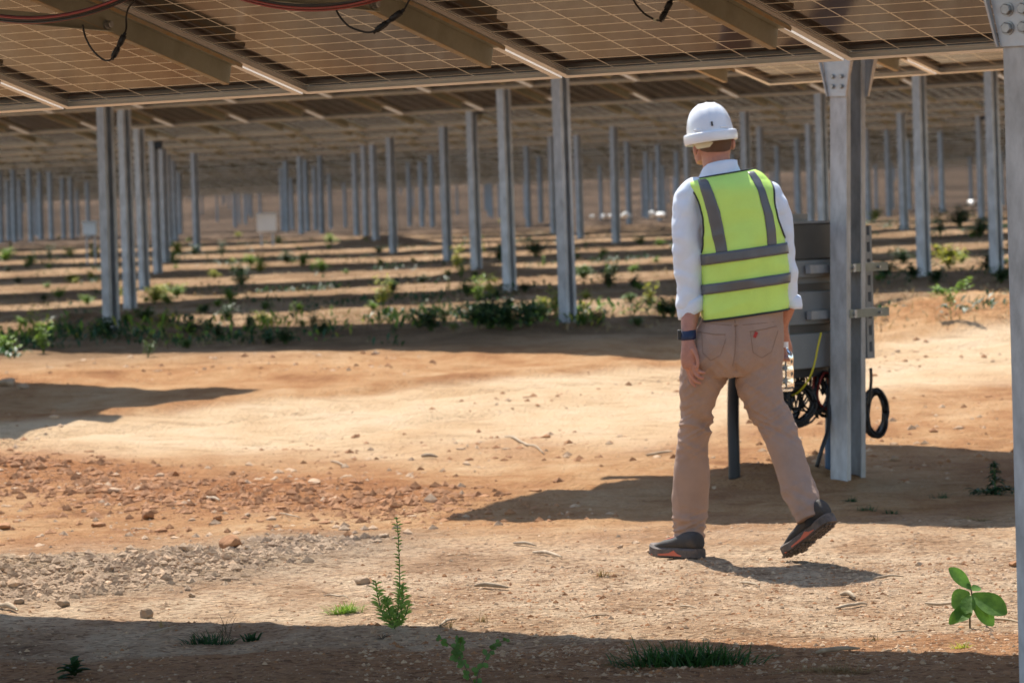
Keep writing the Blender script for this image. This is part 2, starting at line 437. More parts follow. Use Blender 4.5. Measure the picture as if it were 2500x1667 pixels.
# ---- row 2 (right, behind the man): corner from two measured module corners
cA = PX(1872.2, 195, 26.1)
best = None
for zz in np.arange(24.5, 26.0, .005):
    q = PX(2312.1, 168.4, zz); e = abs((q-cA).length-PITCH)
    if best is None or e < best[0]: best = (e, q)
U2 = (best[1]-cA).normalized()
U2h = Vector((UH.x, UH.y, U2.z)).normalized()
U2 = U2h
def tilt_v(u, deg):
    h = Vector((u.y, -u.x, 0)).normalized()
    if h.y > 0: h = -h
    v = h*math.cos(math.radians(deg))+Vector((0, 0, 1))*math.sin(math.radians(deg)); return (v-u*v.dot(u)).normalized()
V2 = tilt_v(U2, 12.3)
c2 = cA-V2*.0254
xP = row_x(c2, U2, V2, 2046)
_q = GP(2051, 1157); PPOS.append((_q.x, _q.y))
r2, at2 = tracker('solar_tracker', c2, U2, V2, 8, 'solar panel table behind the helmeted man, carried by the post with the grey cabinet', 'solar tracker tables', 1, [(xP, 1, .40, math.radians(1.7)), (xP+5.2, 1, .40, 0)])
# ---- rows beyond the road
ORD = ['first', 'second', 'third', 'fourth', 'fifth', 'sixth', 'seventh', 'eighth', 'ninth', 'tenth', 'eleventh', 'twelfth', 'thirteenth', 'fourteenth', 'fifteenth',
       'sixteenth', 'seventeenth', 'eighteenth', 'nineteenth', 'twentieth', 'twenty-first', 'twenty-second', 'twenty-third', 'twenty-fourth', 'twenty-fifth', 'twenty-sixth', 'twenty-seventh', 'twenty-eighth', 'twenty-ninth', 'thirtieth', 'thirty-first', 'thirty-second', 'thirty-third', 'thirty-fourth', 'thirty-fifth', 'thirty-sixth', 'thirty-seventh', 'thirty-eighth', 'thirty-ninth', 'fortieth']
Uf = Vector((UH.x, UH.y, .004)).normalized()
Wt = ML*2+.02
def s_of(xpx, p):                # along-row coordinate of image column xpx on a row at perpendicular distance p
    xp = (xpx-1250)/F; d = Vector((xp, 1.0)); # ground-plane direction
    k = p/(d.x*PH.x+d.y*PH.y); return k*(d.x*UH.x+d.y*UH.y)
def row(p, s0, s1, postpx, label, detail, tilt=14.0, hpost=2.5, group='solar tracker tables', posts_s=None, zoff=0):
    ncol = max(2, int(round((s1-s0)/PITCH)))
    v = tilt_v(Uf, tilt); n = Uf.cross(v); n = n if n.z > 0 else -n
    xm, ym = sp2w((s0+s1)/2, p); zm = Hs(xm, ym)+hpost+zoff
    mid = Vector((xm, ym, zm))+n*.19
    corner = mid-v*(Wt/2)-Uf*(ncol*PITCH/2)
    ps = []
    s00 = (s0+s1)/2-ncol*PITCH/2
    for px in postpx: ps.append((s_of(px, p)-s00+(-.05), 0, None, random.uniform(-.006, .006)))
    for s in (posts_s or []): ps.append((s-s00, 0, None, random.uniform(-.006, .006)))
    return tracker('solar_tracker', corner, Uf, v, ncol, label, group, detail, ps)
# the table beyond the road on the left (its shadow falls on the far verge)
row(22.8, -19.7-8*PITCH, -19.7, [], 'solar panel table left beyond the dirt road, casting the pointed shadow on its verge', 1, posts_s=[-24.6])
spec = [(31.2, -19.0, [275, 1390]), (39.6, None, [322, 1250, 2262, 2440]), (48.0, None, [358, 1170, 2020]), (56.4, None, [392, 1100, 1834]),
        (64.8, None, [412, 968, 1512, 2216]), (73.2, None, [489, 926, 1425, 1990]), (81.6, None, [425, 903, 1360, 1870, 2405]), (90.0, None, [437, 880, 1690, 2130])]
nrow = 0
for (p, send, px) in spec:
    s0 = s_of(-900, p); s1 = send if send else s_of(3300, p)
    nrow += 1
    row(p, s0, s1, px, f'blurred solar panel table on posts, {ORD[nrow-1]} table row beyond the dirt road', 1 if p < 45 else 0, tilt=14+random.uniform(-1, 1))
far_px = [[12, 46, 85, 745, 795, 1300, 1545, 2180], [110, 135, 710, 760, 1065, 1620, 1960, 2310], [30, 165, 185, 780, 1040, 1330, 1665, 2060], [60, 450, 700, 1010, 1300, 1590, 1910, 2230]]
p = 98.4; k = 0
while p < 540:
    s0 = s_of(-300, p); s1 = s_of(2800, p); s0 = math.floor(s0/20)*20; s1 = s0+20*math.ceil((s1-s0)/20); nrow += 1
    if k < 4: px = far_px[k]; ps = []
    else:
        px = []; o = random.uniform(0, 6.5); ps = list(np.arange(s_of(-30, p)+o, s_of(2530, p), 7.5+.055*p))
    row(p, s0, s1, px, f'small distant solar panel table, {ORD[min(nrow-1, 39)]} table row beyond the dirt road', 0, posts_s=ps, tilt=14+random.uniform(-2, 2))
    p += 8.4 if p < 170 else 9.6; k += 1

# green drive motors on top of two posts in the field
def drive_motor(px, p, dz, label):
    s = s_of(px, p); x, y = sp2w(s, p); z = Hs(x, y)+2.5
    r = empty('drive_motor', (x, y, z), label, 'motor', 'green drive motors on the torque tubes')
    mb = MB(); mb.cyl((x-.02, y-.16, z+.02+dz), (x-.02, y+.14, z+.02+dz), .13, 20); mb.cyl((x-.17, y, z-.02+dz), (x+.18, y, z-.02+dz), .09, 16); mb.obj('gearbox', M['green'], r, True)
    mb = MB(); mb.cyl((x+.12, y-.02, z-.05+dz), (x+.12, y-.02, z-.33+dz), .055, 14); mb.box((x+.06, y-.09, z-.30+dz), (x+.18, y+.05, z-.24+dz)); mb.obj('motor_body', M['black'], r)
drive_motor(1165, 48.0, -.12, 'dark green drive motor on a blurred post left of the nearest sunlit post')
drive_motor(2400, 81.6, -.12, 'dark green drive motor on a blurred post beside the near post at far right')
drive_motor(385, 56.4, -.12, 'dark drive motor at the top of the cluster of posts at left')

# ------------------------------------------------------------------ ground sheet
def polydist(x, y, pl):
    d = np.full(x.shape, 1e9)
    for (a, b) in zip(pl[:-1], pl[1:]):
        ax, ay, bx, by = a[0], a[1], b[0], b[1]; L2 = (bx-ax)**2+(by-ay)**2
        t = np.clip(((x-ax)*(bx-ax)+(y-ay)*(by-ay))/L2, 0, 1); d = np.minimum(d, np.hypot(x-ax-t*(bx-ax), y-ay-t*(by-ay)))
    return d
road_near = [tuple(GD(x, y)[:2]) for x, y in [(-60, 1040), (300, 1048), (640, 1050), (1000, 1030), (1500, 1020), (2050, 900), (2340, 870)]]
RIDGE = [GD(x, y) for x, y in [(-100, 1060), (60, 1075), (200, 1110), (330, 1140), (480, 1150), (700, 1130), (900, 1155), (1010, 1150)]]
RED = [GD(x, y) for x, y in [(-80, 1060), (60, 1060), (250, 1090), (420, 1105), (650, 1120), (820, 1150)]]
GREY = [GD(x, y) for x, y in [(-60, 1340), (60, 1345), (170, 1330), (330, 1300), (470, 1280), (640, 1260), (760, 1240)]]
def ground():
    ys = np.concatenate([np.array([-60, -30, -10, 0, 5, 8]), np.arange(9.5, 12, .1), np.arange(12, 21, .02), np.arange(21, 26, .035), np.arange(26, 45, .06), 45*1.006**np.arange(0, 210), np.array([160, 165, 170, 175, 180, 190, 200, 215, 230, 250, 275, 300, 330, 360, 400, 450, 500, 600, 800, 1200, 2400])])
    ys = np.unique(ys)
    n = 520; t = np.linspace(-1, 1, n)
    out = np.array([1.12, 1.35, 1.8, 3, 8]); t = np.concatenate([-out[::-1], t, out])
    w = np.maximum(ys, 6)*.135+1.4
    Y = np.repeat(ys[:, None], len(t), 1); Xc = t[None]*w[:, None]
    big = np.abs(t)[None] > 1.01
    Xc = np.where(big, np.sign(t)[None]*(w[:, None]+(np.abs(t)[None]-1)*(60+ys[:, None]*.5)), Xc)
    Z = H(Xc, Y)
    co = np.stack([Xc, Y, Z], 2).reshape(-1, 3)
    R, K = Y.shape; i = np.arange(R-1)[:, None]*K+np.arange(K-1)[None]
    f = np.stack([i, i+1, i+K+1, i+K], 2).reshape(-1, 4)
    me = bpy.data.meshes.new('ground'); me.vertices.add(len(co)); me.vertices.foreach_set('co', co.ravel().astype(np.float32))
    me.loops.add(f.size); me.loops.foreach_set('vertex_index', f.ravel().astype(np.int32))
    me.polygons.add(len(f)); me.polygons.foreach_set('loop_start', np.arange(0, f.size, 4, dtype=np.int32))
    me.polygons.foreach_set('use_smooth', np.ones(len(f), bool))
    me.update(calc_edges=True)
    x = co[:, 0]; y = co[:, 1]
    wob = .5*fbm(x/.8, y/1.2, 4, 40)
    yf = interp_line(road_far, x)+wob*.6; yn = interp_line(road_near, x)+wob*4
    road = sstep(-.15, .2, yf-y)*sstep(-1.2, 1.2, y-yn)
    dr = polydist(x, y, [tuple(q[:2]) for q in RED]); red = sstep(1.25, .2, dr+wob*1.4)
    dg = polydist(x, y, [tuple(q[:2]) for q in GREY]); grey = sstep(.75, .15, dg+wob*.9)
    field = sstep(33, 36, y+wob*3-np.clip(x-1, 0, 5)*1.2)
    near = sstep(20.5, 17.5, y+wob*3)
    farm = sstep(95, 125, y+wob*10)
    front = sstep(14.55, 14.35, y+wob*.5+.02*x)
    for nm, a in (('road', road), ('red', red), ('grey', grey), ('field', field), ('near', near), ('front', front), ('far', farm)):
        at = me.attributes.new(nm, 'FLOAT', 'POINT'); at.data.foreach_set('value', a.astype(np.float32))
    m = bpy.data.materials.new('earth'); m.use_nodes = True; nt = m.node_tree; L = nt.links; b = nt.nodes['Principled BSDF']
    b.inputs['Roughness'].default_value = .95; b.inputs['Specular IOR Level'].default_value = .15
    geo = nt.nodes.new('ShaderNodeNewGeometry'); pos = geo.outputs['Position']
    def nz(scale, det=6, st=None, rgh=.6):
        v = pos
        if st:
            mp = nt.nodes.new('ShaderNodeMapping'); mp.inputs['Scale'].default_value = st; L.new(v, mp.inputs[0]); v = mp.outputs[0]
        n = nt.nodes.new('ShaderNodeTexNoise'); n.inputs['Scale'].default_value = scale; n.inputs['Detail'].default_value = det; n.inputs['Roughness'].default_value = rgh; L.new(v, n.inputs['Vector']); return n.outputs['Fac']
    def ramp(fac, els):
        r = nt.nodes.new('ShaderNodeValToRGB'); e = r.color_ramp.elements
        while len(e) < len(els): e.new(.5)
        for k, (p_, c) in enumerate(els): e[k].position = p_; e[k].color = (*c, 1)
        L.new(fac, r.inputs[0]); return r.outputs[0]
    def mix(f_, a_, b_):
        n = nt.nodes.new('ShaderNodeMix'); n.data_type = 'RGBA'
        for s_, v_ in ((0, f_), (6, a_), (7, b_)):
            if isinstance(v_, (int, float)): n.inputs[s_].default_value = v_
            elif isinstance(v_, tuple): n.inputs[s_].default_value = (*v_, 1)
            else: L.new(v_, n.inputs[s_])
        return n.outputs[2]
    def attr(nm): n = nt.nodes.new('ShaderNodeAttribute'); n.attribute_name = nm; return n.outputs['Fac']
    def mul(a_, b_):
        n = nt.nodes.new('ShaderNodeMath'); n.operation = 'MULTIPLY'
        for k, v_ in enumerate((a_, b_)):
            if isinstance(v_, (int, float)): n.inputs[k].default_value = v_
            else: L.new(v_, n.inputs[k])
        return n.outputs[0]
    c = ramp(nz(1.3, 10, (1, .5, 1), .72), [(.34, (.36, .155, .06)), (.45, (.50, .25, .105)), (.55, (.60, .345, .165)), (.68, (.70, .46, .26))])
    cn = ramp(nz(2.2, 9, (1, .5, 1), .7), [(.30, (.36, .21, .115)), (.43, (.52, .335, .20)), (.53, (.66, .47, .31)), (.66, (.76, .58, .40)), (.8, (.54, .38, .26))])
    c = mix(attr('near'), c, cn)
    cr = ramp(nz(1.1, 9, (1, .6, 1), .7), [(.3, (.68, .44, .24)), (.5, (.80, .57, .35)), (.7, (.86, .65, .44))])
    c = mix(attr('road'), c, cr)
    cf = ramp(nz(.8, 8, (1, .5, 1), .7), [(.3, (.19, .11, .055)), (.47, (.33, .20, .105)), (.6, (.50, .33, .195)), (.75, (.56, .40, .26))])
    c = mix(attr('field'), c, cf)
    c = mix(mul(attr('far'), .9), c, ramp(nz(.12, 9, (.6, .35, 1), .8), [(.4, (.045, .032, .024)), (.5, (.12, .082, .058)), (.58, (.24, .16, .11))]))  # distant ground darkened in colour, standing in for shade stripes of the far rows
    c = mix(mul(attr('red'), .75), c, ramp(nz(5, 8), [(.3, (.32, .11, .035)), (.7, (.52, .235, .09))]))
    c = mix(mul(attr('grey'), .85), c, ramp(nz(9, 8), [(.3, (.28, .195, .125)), (.7, (.46, .335, .225))]))
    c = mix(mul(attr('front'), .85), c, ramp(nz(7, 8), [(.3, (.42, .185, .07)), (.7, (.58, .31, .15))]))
    # small grit and dark specks
    vo = nt.nodes.new('ShaderNodeTexVoronoi'); vo.inputs['Scale'].default_value = 34; L.new(pos, vo.inputs['Vector'])
    spk = ramp(vo.outputs['Distance'], [(.0, (.38, .34, .32)), (.20, (.62, .60, .58)), (.34, (1, 1, 1))])
    n = nt.nodes.new('ShaderNodeMix'); n.data_type = 'RGBA'; n.blend_type = 'MULTIPLY'; L.new(ramp(nz(3, 6), [(.42, (0, 0, 0)), (.62, (.8, .8, .8))]), n.inputs[0]); L.new(c, n.inputs[6]); L.new(spk, n.inputs[7]); c = n.outputs[2]
    st = ramp(nz(6, 8, (.35, 1.2, 1), .75), [(.36, (.66, .60, .54)), (.47, (.95, .93, .9)), (.7, (1.0, 1.0, 1.0))])
    n = nt.nodes.new('ShaderNodeMix'); n.data_type = 'RGBA'; n.blend_type = 'MULTIPLY'; n.inputs[0].default_value = .85; L.new(c, n.inputs[6]); L.new(st, n.inputs[7]); c = n.outputs[2]
    v2 = nt.nodes.new('ShaderNodeTexVoronoi'); v2.inputs['Scale'].default_value = 52; L.new(pos, v2.inputs['Vector'])
    sep = nt.nodes.new('ShaderNodeSeparateColor'); L.new(v2.outputs['Color'], sep.inputs[0])
    n = nt.nodes.new('ShaderNodeMix'); n.data_type = 'RGBA'; n.blend_type = 'MULTIPLY'; L.new(mul(attr('near'), .9), n.inputs[0]); L.new(c, n.inputs[6]); L.new(ramp(sep.outputs[0], [(.0, (.50, .44, .40)), (.16, (.62, .56, .50)), (.2, (.93, .93, .93)), (.8, (1, 1, 1)), (.86, (1.18, 1.16, 1.13))]), n.inputs[7]); c = n.outputs[2]
    hv = nt.nodes.new('ShaderNodeHueSaturation'); hv.inputs['Value'].default_value = .85; L.new(c, hv.inputs['Color']); c = hv.outputs[0]
    L.new(c, b.inputs['Base Color'])
    ad = nt.nodes.new('ShaderNodeMath'); ad.operation = 'ADD'; L.new(nz(30, 8, None, .75), ad.inputs[0]); L.new(mul(vo.outputs['Distance'], .6), ad.inputs[1])
    bp = nt.nodes.new('ShaderNodeBump'); bp.inputs['Strength'].default_value = 1; bp.inputs['Distance'].default_value = .035
    L.new(ad.outputs[0], bp.inputs['Height']); L.new(bp.outputs[0], b.inputs['Normal'])
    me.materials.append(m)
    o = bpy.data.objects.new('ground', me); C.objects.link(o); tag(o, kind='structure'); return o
ground()
# ------------------------------------------------------------------ the walking man
M['skin'] = mat('skin', (.50, .22, .145), .5, noise_amt=.18, nscale=30, bump=.1, bscale=90)
M['hair'] = mat('short_brown_hair', (.13, .065, .035), .8, bump=.6, bscale=400)
M['shirt'] = mat('pale_blue_shirt', (.80, .86, .97), .75, noise_amt=.05, nscale=20, bump=.1, bscale=120, trans=.12)
M['trouser'] = mat('khaki_cotton', (.37, .245, .185), .85, noise_amt=.12, nscale=14, bump=.15, bscale=300)
M['stitch'] = mat('khaki_seam', (.27, .17, .115), .9)
M['vest'] = mat('hi_vis_yellow_green', (.72, 1.0, .22), .5, noise_amt=.05, nscale=10, trans=.22, bump=.15, bscale=150)
M['reflect'] = mat('grey_reflective_tape', (.115, .117, .125), .42, .1, noise_amt=.1, nscale=18, bump=.1, bscale=60)
M['trim'] = mat('black_trim', (.02, .025, .03), .7)
M['shoe'] = mat('dark_suede', (.03, .03, .032), .8, col2=(.065, .05, .04), nscale=14, bump=.3, bscale=200)
M['sock'] = mat('dark_sock', (.02, .02, .022), .9)
M['sole'] = mat('rubber_sole', (.06, .048, .042), .75, col2=(.16, .12, .10), nscale=20, bump=.3, bscale=100)
M['coral'] = mat('coral_midsole', (.55, .12, .06), .6)
M['navy'] = mat('navy_strap', (.012, .02, .06), .5)
M['redtab'] = mat('red_tab', (.38, .03, .025), .6)

pl = GD(1608, 1281); Z0 = proj(pl)[2]-.02
def PB(x, y, dz=0): return PD(x, y, Z0+dz)
K = 1.0629/F*Z0                 # metres per display pixel at the man
def ring(x, y, rx, ry, dz=0, n=32, e=2.3, yaw=0, slope=0, pitch=0):
    c = PB(x, y, dz); out = []
    for k in range(n):
        a = 2*PI*k/n; ca, sa = math.cos(a), math.sin(a)
        X = rx*math.copysign(abs(ca)**(2/e), ca); Y = ry*math.copysign(abs(sa)**(2/e), sa)
        xx = X*math.cos(yaw)-Y*math.sin(yaw); yy = X*math.sin(yaw)+Y*math.cos(yaw)
        out.append(c+Vector((xx, yy, slope*X+pitch*Y)))
    return out
def smooth_rows(rows, k=5):      # catmull-rom interpolation of parameter rows
    rows = np.array(rows, float); out = []
    P = np.vstack([2*rows[0]-rows[1], rows, 2*rows[-1]-rows[-2]])
    for i in range(1, len(P)-2):
        for j in range(k):
            t = j/k; a, b, c, d = P[i-1:i+3]
            out.append(.5*((2*b)+(c-a)*t+(2*a-5*b+4*c-d)*t*t+(3*b-a-3*c+d)*t**3))
    out.append(rows[-1]); return np.array(out)
def limb(mb, pts, n=20):         # pts: (xd, yd, dz, rx, ry) tube with elliptical section perpendicular to its path
    rows = smooth_rows(pts, 5); P = [PB(r[0], r[1], r[2]) for r in rows]; rings = []
    for i, p in enumerate(P):
        t = (P[min(i+1, len(P)-1)]-P[max(i-1, 0)]).normalized()
        a = Vector((1, 0, 0)); a = (a-t*a.dot(t)).normalized(); b = t.cross(a)
        rx, ry = rows[i][3], rows[i][4]
        rings.append([p+a*math.cos(2*PI*k/n)*rx+b*math.sin(2*PI*k/n)*ry for k in range(n)])
    mb.loft(rings)
def remesh(mb, name, mat_, vox, parent, disp=None, smooth=4):
    me = mb.mesh('tmp', mat_); o = bpy.data.objects.new('tmp', me); C.objects.link(o)
    m = o.modifiers.new('r', 'REMESH'); m.mode = 'VOXEL'; m.voxel_size = vox; m.use_smooth_shade = True
    s = o.modifiers.new('s', 'SMOOTH'); s.iterations = smooth; s.factor = .5
    dg = bpy.context.evaluated_depsgraph_get(); dg.update()
    nm = bpy.data.meshes.new_from_object(o.evaluated_get(dg)); nm.name = name
    bpy.data.objects.remove(o); nm.materials.clear(); nm.materials.append(mat_)
    if disp:
        co = [v.co.copy() for v in nm.vertices]; no = [v.normal.copy() for v in nm.vertices]
        for v, c, n_ in zip(nm.vertices, co, no): v.co = c+n_*disp(c, n_)
    nm.polygons.foreach_set('use_smooth', [True]*len(nm.polygons)); nm.update()
    return nm
def nz3(x, y, z): return noise.noise(Vector((x, y, z)))

# body: one continuous surface
b = MB()
b.loft([ring(*r[:2], r[2], r[3], r[4], 20, 2.1) for r in smooth_rows([(1652, 405, .062, .064, -.01), (1648, 385, .058, .062, 0), (1644, 362, .057, .063, .008), (1642, 345, .064, .074, .015), (1640, 330, .071, .086, .02),
      (1638, 305, .072, .092, .02), (1637, 285, .066, .085, .02), (1636, 270, .055, .07, .02), (1636, 263, .02, .03, .02)], 4)])
limb(b, [(1625, 372, .07, .045, .03), (1622, 350, .085, .05, .05), (1630, 330, .09, .05, .05)])             # jaw
b.loft([ring(x, y, rx, ry, dz, 20, 2.3) for x, y, rx, ry, dz in [(1698, 700, .145, .105, 0), (1698, 600, .14, .11, 0), (1692, 500, .15, .11, 0), (1680, 440, .14, .09, 0), (1655, 405, .06, .05, 0)]])
for dx, sy, side in ((1599, 344, -1), (1682, 331, 1)):                                                    # ears
    e = []
    for k in range(5):
        a = -1+.5*k; rr = math.sqrt(max(0.05, 1-a*a))
        c = PB(dx+side*2-a*side*0, sy+a*14, .0)
        e.append([c+Vector((math.cos(t)*.010*rr, math.sin(t)*.018*rr, 0)) for t in np.linspace(0, 2*PI, 10, endpoint=False)])
    b.loft(e)
limb(b, [(1590, 470, -.01, .045, .045), (1578, 540, -.01, .042, .042), (1582, 600, 0, .042, .042), (1588, 680, 0, .041, .040), (1585, 725, -.035, .037, .034), (1581, 758, -.065, .029, .025), (1579, 778, -.085, .025, .022)])
limb(b, [(1579, 774, -.083, .025, .021), (1581, 792, -.095, .028, .020), (1584, 812, -.105, .036, .020), (1586, 832, -.11, .038, .019), (1587, 846, -.11, .032, .016)], 16)
for pts in ([(1594, 836, -.035), (1604, 851, -.045), (1612, 855, -.055), (1620, 857, -.06)], [(1589, 842, -.03), (1598, 859, -.04), (1607, 866, -.05), (1617, 869, -.055)],
            [(1583, 844, -.02), (1590, 864, -.025), (1600, 876, -.035), (1611, 880, -.04)], [(1577, 840, -.01), (1583, 860, -.01), (1589, 878, -.02), (1599, 888, -.025)],
            [(1590, 800, -.035), (1600, 818, -.05), (1603, 834, -.055), (1601, 847, -.055)]):
    P = [PB(p[0], p[1], p[2]-.088) for p in pts]; b.tube(P, [.0095, .008, .0072, .0058], 10, True, 0, 5)
limb(b, [(1786, 470, .03, .04, .04), (1798, 560, .05, .04, .04), (1808, 640, .07, .038, .038), (1808, 700, .09, .034, .034), (1796, 745, .13, .026, .024), (1798, 775, .155, .028, .022), (1800, 800, .17, .036, .02), (1801, 815, .175, .03, .018)])
for i, dx in enumerate((-10, -3, 4, 11)):
    P = [PB(1801+dx*1.2, 805, .17), PB(1801+dx*1.5, 822, .15), PB(1801+dx*1.4, 828, .12), PB(1801+dx, 822, .10)]
    b.tube(P, [.010, .009, .008, .007], 8, True, 0, 4)
limb(b, [(1665, 720, 0, .06, .08), (1620, 870, .01, .055, .065), (1597, 1000, .06, .04, .045), (1590, 1120, .10, .04, .04), (1583, 1225, .12, .035, .04)])
limb(b, [(1735, 720, 0, .06, .08), (1743, 870, -.01, .055, .065), (1794, 1003, -.055, .04, .045), (1834, 1118, -.165, .04, .04), (1858, 1175, -.22, .033, .036)])
me = remesh(b, 'person', M['skin'], .0033, None, smooth=2)
man = bpy.data.objects.new('person', me); C.objects.link(man); FOOT = Vector((pl.x+.1, pl.y, pl.z))
me.transform(Matrix.Translation(-FOOT)); man.location = FOOT
tag(man, 'man in white helmet, yellow-green reflective vest and khaki trousers walking away from the camera', 'person')

# shirt
def wr(amp, fx, fz, seed=0): return lambda c, n: amp*(nz3(c.x*fx+seed, c.y*fx, c.z*fz)+.5*nz3(c.x*fx*2.1, c.y*fx*2+seed, c.z*fz*2.2))
b = MB()
TOR = [(722, 1615, 1808, .262, 0), (690, 1614, 1809, .27, 0), (640, 1613, 1807, .275, 0), (580, 1611, 1803, .28, 0), (520, 1605, 1797, .28, 0), (470, 1597, 1788, .27, -.005), (440, 1590, 1779, .25, -.01),
       (424, 1584, 1768, .225, -.01), (412, 1588, 1755, .195, -.005), (403, 1600, 1738, .165, 0), (396, 1610, 1712, .145, 0), (391, 1617, 1700, .135, 0)]
def torrow(y):
    T = np.array(TOR)[::-1]
    return [float(np.interp(y, T[:, 0], T[:, i])) for i in range(1, 5)]
_TS = smooth_rows(TOR, 6)[::-1]
def tors(y): return [float(np.interp(y, _TS[:, 0], _TS[:, i])) for i in range(1, 5)]
b.loft([ring((r[1]+r[2])/2, r[0]+1, (r[2]-r[1])/2*K-.012, r[3]/2-.012, r[4], 32, 2.4) for r in [(y, *tors(y)) for y in np.linspace(715, 393, 30)]])
limb(b, [(1612, 422, 0, .03, .05), (1596, 434, -.005, .052, .066), (1581, 462, -.01, .060, .066), (1578, 510, -.015, .061, .064), (1580, 560, -.015, .060, .062), (1583, 610, -.01, .060, .060), (1585, 660, -.01, .057, .056), (1587, 700, -.01, .053, .052), (1588, 715, -.01, .051, .05)])
limb(b, [(1755, 425, .01, .03, .05), (1768, 445, .02, .045, .06), (1782, 480, .03, .055, .062), (1791, 540, .045, .055, .06), (1799, 600, .06, .052, .058), (1805, 655, .07, .046, .05), (1809, 690, .08, .044, .046)])
def shirtw(c, n):
    return .006*nz3(c.x*9, c.y*9, c.z*12)+.006*nz3(c.x*18, c.y*18+3, c.z*24)+.009*abs(nz3(c.x*6+c.z*14, c.y*8, c.z*9-c.x*13))
shirt = link('shirt', remesh(b, 'shirt', M['shirt'], .006, None, shirtw, 3), man)
def cuffm(cx, cy, dz, rx, ry, h, sl, name='cuff'):
    mb = MB(); rs = []
    for t, k in ((0, .94), (.03, 1.04), (.3, 1.12), (.7, 1.13), (.96, 1.06), (1, .9)):
        rs.append([p+Vector((0, 0, 0)) for p in ring(cx+(t-.5)*2, cy+h*(t-.5), rx*k*(1+.03*math.sin(t*9)), ry*k, dz, 28, 2.1, 0, sl, .1)])
    mb.loft(rs, True); o = mb.obj(name, M['shirt'], shirt, True)
    for v in o.data.vertices: v.co += Vector(v.normal)*.005*nz3(v.co.x*25, v.co.y*25, v.co.z*30)
cuffm(1589, 704, -.012, .053, .052, 36, .42)
cuffm(1813, 690, .085, .045, .045, 30, -.2)
mb = MB()
mb.loft([ring(1654, 412, .096, .090, -.004, 32, 2, 0, .12, -.1), ring(1653, 402, .086, .085, -.002, 32, 2, 0, .14, -.1), ring(1653, 386, .073, .080, .0, 32, 2, 0, .14, -.12), ring(1655, 376, .067, .077, .002, 32, 2, 0, .14, -.14), ring(1655, 375, .062, .071, .002, 32, 2, 0, .14, -.14), ring(1653, 388, .060, .070, .002, 32, 2, 0, .14, -.12)], False)
mb.obj('collar', M['shirt'], shirt, True)

# vest
def vest_pt(phi, y, off=0):
    xl, xr, th, dz = tors(y); rx = (xr-xl)/2*K+.008+off; ry = th/2+.010+off; e = 2.45
    ca, sa = math.cos(phi), math.sin(phi)
    X = rx*math.copysign(abs(ca)**(2/e), ca); Y = ry*math.copysign(abs(sa)**(2/e), sa)
    sl = .11*float(np.interp(y, [430, 560], [0, 1]))+.14*float(np.interp(y, [400, 415], [1, 0]))
    c = PB((xl+xr)/2, y, dz); p = c+Vector((X, Y, sl*X))
    d = Vector((ca, sa, 0))
    lowk = float(np.interp(y, [420, 560, 722], [.3, .8, 1.4]))
    fold = .015*nz3(X*9, Y*5+4, (y*K)*2.5)*lowk+.009*nz3(X*16+7, Y*10, y*K*6)+.009*(.3-abs(nz3(X*5+y*K*4, 2, y*K*14)))*lowk
    mid_dip = -.004*math.exp(-((y-520)/40)**2)*math.exp(-((X-.0)/.05)**2)  # shallow inward dip in the cloth at mid height
    return p+d*(fold+mid_dip)
ysv = np.concatenate([np.linspace(724, 440, 60), np.linspace(436, 399, 20)]); NP = 150
def holed(phi, y):               # arm holes
    xl, xr, th, dz = tors(y); a = abs(((phi+PI) % (2*PI))-PI)   # 0 at right, pi at left
    for cen, y1 in ((PI, 575), (0, 560)):
        da = abs(a-cen)
        if 419 < y < y1:
            w_ = .62*math.sqrt(max(0, 1-((y-497)/(y1-497 if y > 497 else 79))**2))
            if da < w_: return True
    return False
mb = MB(); vi = {}; vs = []; fs = []
PH_ = [2*PI*k/NP for k in range(NP)]
for i, y in enumerate(ysv):
    for k in range(NP): vs.append(vest_pt(PH_[k], y))
edge = []
for i in range(len(ysv)-1):
    for k in range(NP):
        if holed(PH_[k]+PI/NP, (ysv[i]+ysv[i+1])/2): continue
        fs.append((i*NP+k, i*NP+(k+1) % NP, (i+1)*NP+(k+1) % NP, (i+1)*NP+k))
mb.add(vs, fs); vest = mb.obj('vest', M['vest'], man, True)
so = vest.modifiers.new('thick', 'SOLIDIFY'); so.thickness = .003; so.offset = -1
def strip(fn, nu, nv, name='reflective_strip'):
    mb = MB(); mb.loft([[fn(i/nu, j/nv) for j in range(nv+1)] for i in range(nu+1)], False, False)
    o = mb.obj(name, M['reflect'], vest, True); s = o.modifiers.new('t', 'SOLIDIFY'); s.thickness = .0025; s.offset = 1
for ya, yb in ((571, 596), (640, 663)):
    strip(lambda s, t: vest_pt(-PI+2*PI*s, ya+(yb-ya)*t, .0035), 150, 4)
def phi_x(xd, y, back=True):
    xl, xr, th, dz = tors(y); X = (xd-(xl+xr)/2)*K; rx = (xr-xl)/2*K+.008
    c = max(-1, min(1, math.copysign(abs(X/rx)**(2.45/2), X))) if X else 0
    return -math.acos(max(-1, min(1, c)))
def vstrip(table):
    T = np.array(table, float)
    def fn(s, t):
        y = T[0, 0]+(T[-1, 0]-T[0, 0])*s; a = np.interp(y, T[:, 0], T[:, 1]); b_ = np.interp(y, T[:, 0], T[:, 2])
        return vest_pt(phi_x(a+(b_-a)*t, y), y, .003)
    strip(fn, 50, 5)
vstrip([(404, 1603, 1619), (415, 1604, 1626), (440, 1612, 1637), (482, 1624, 1651), (530, 1634, 1660), (572, 1642, 1667)])
vstrip([(402, 1713, 1728), (415, 1724, 1745), (440, 1737, 1757), (503, 1752, 1772), (558, 1759, 1781), (572, 1760, 1782)])
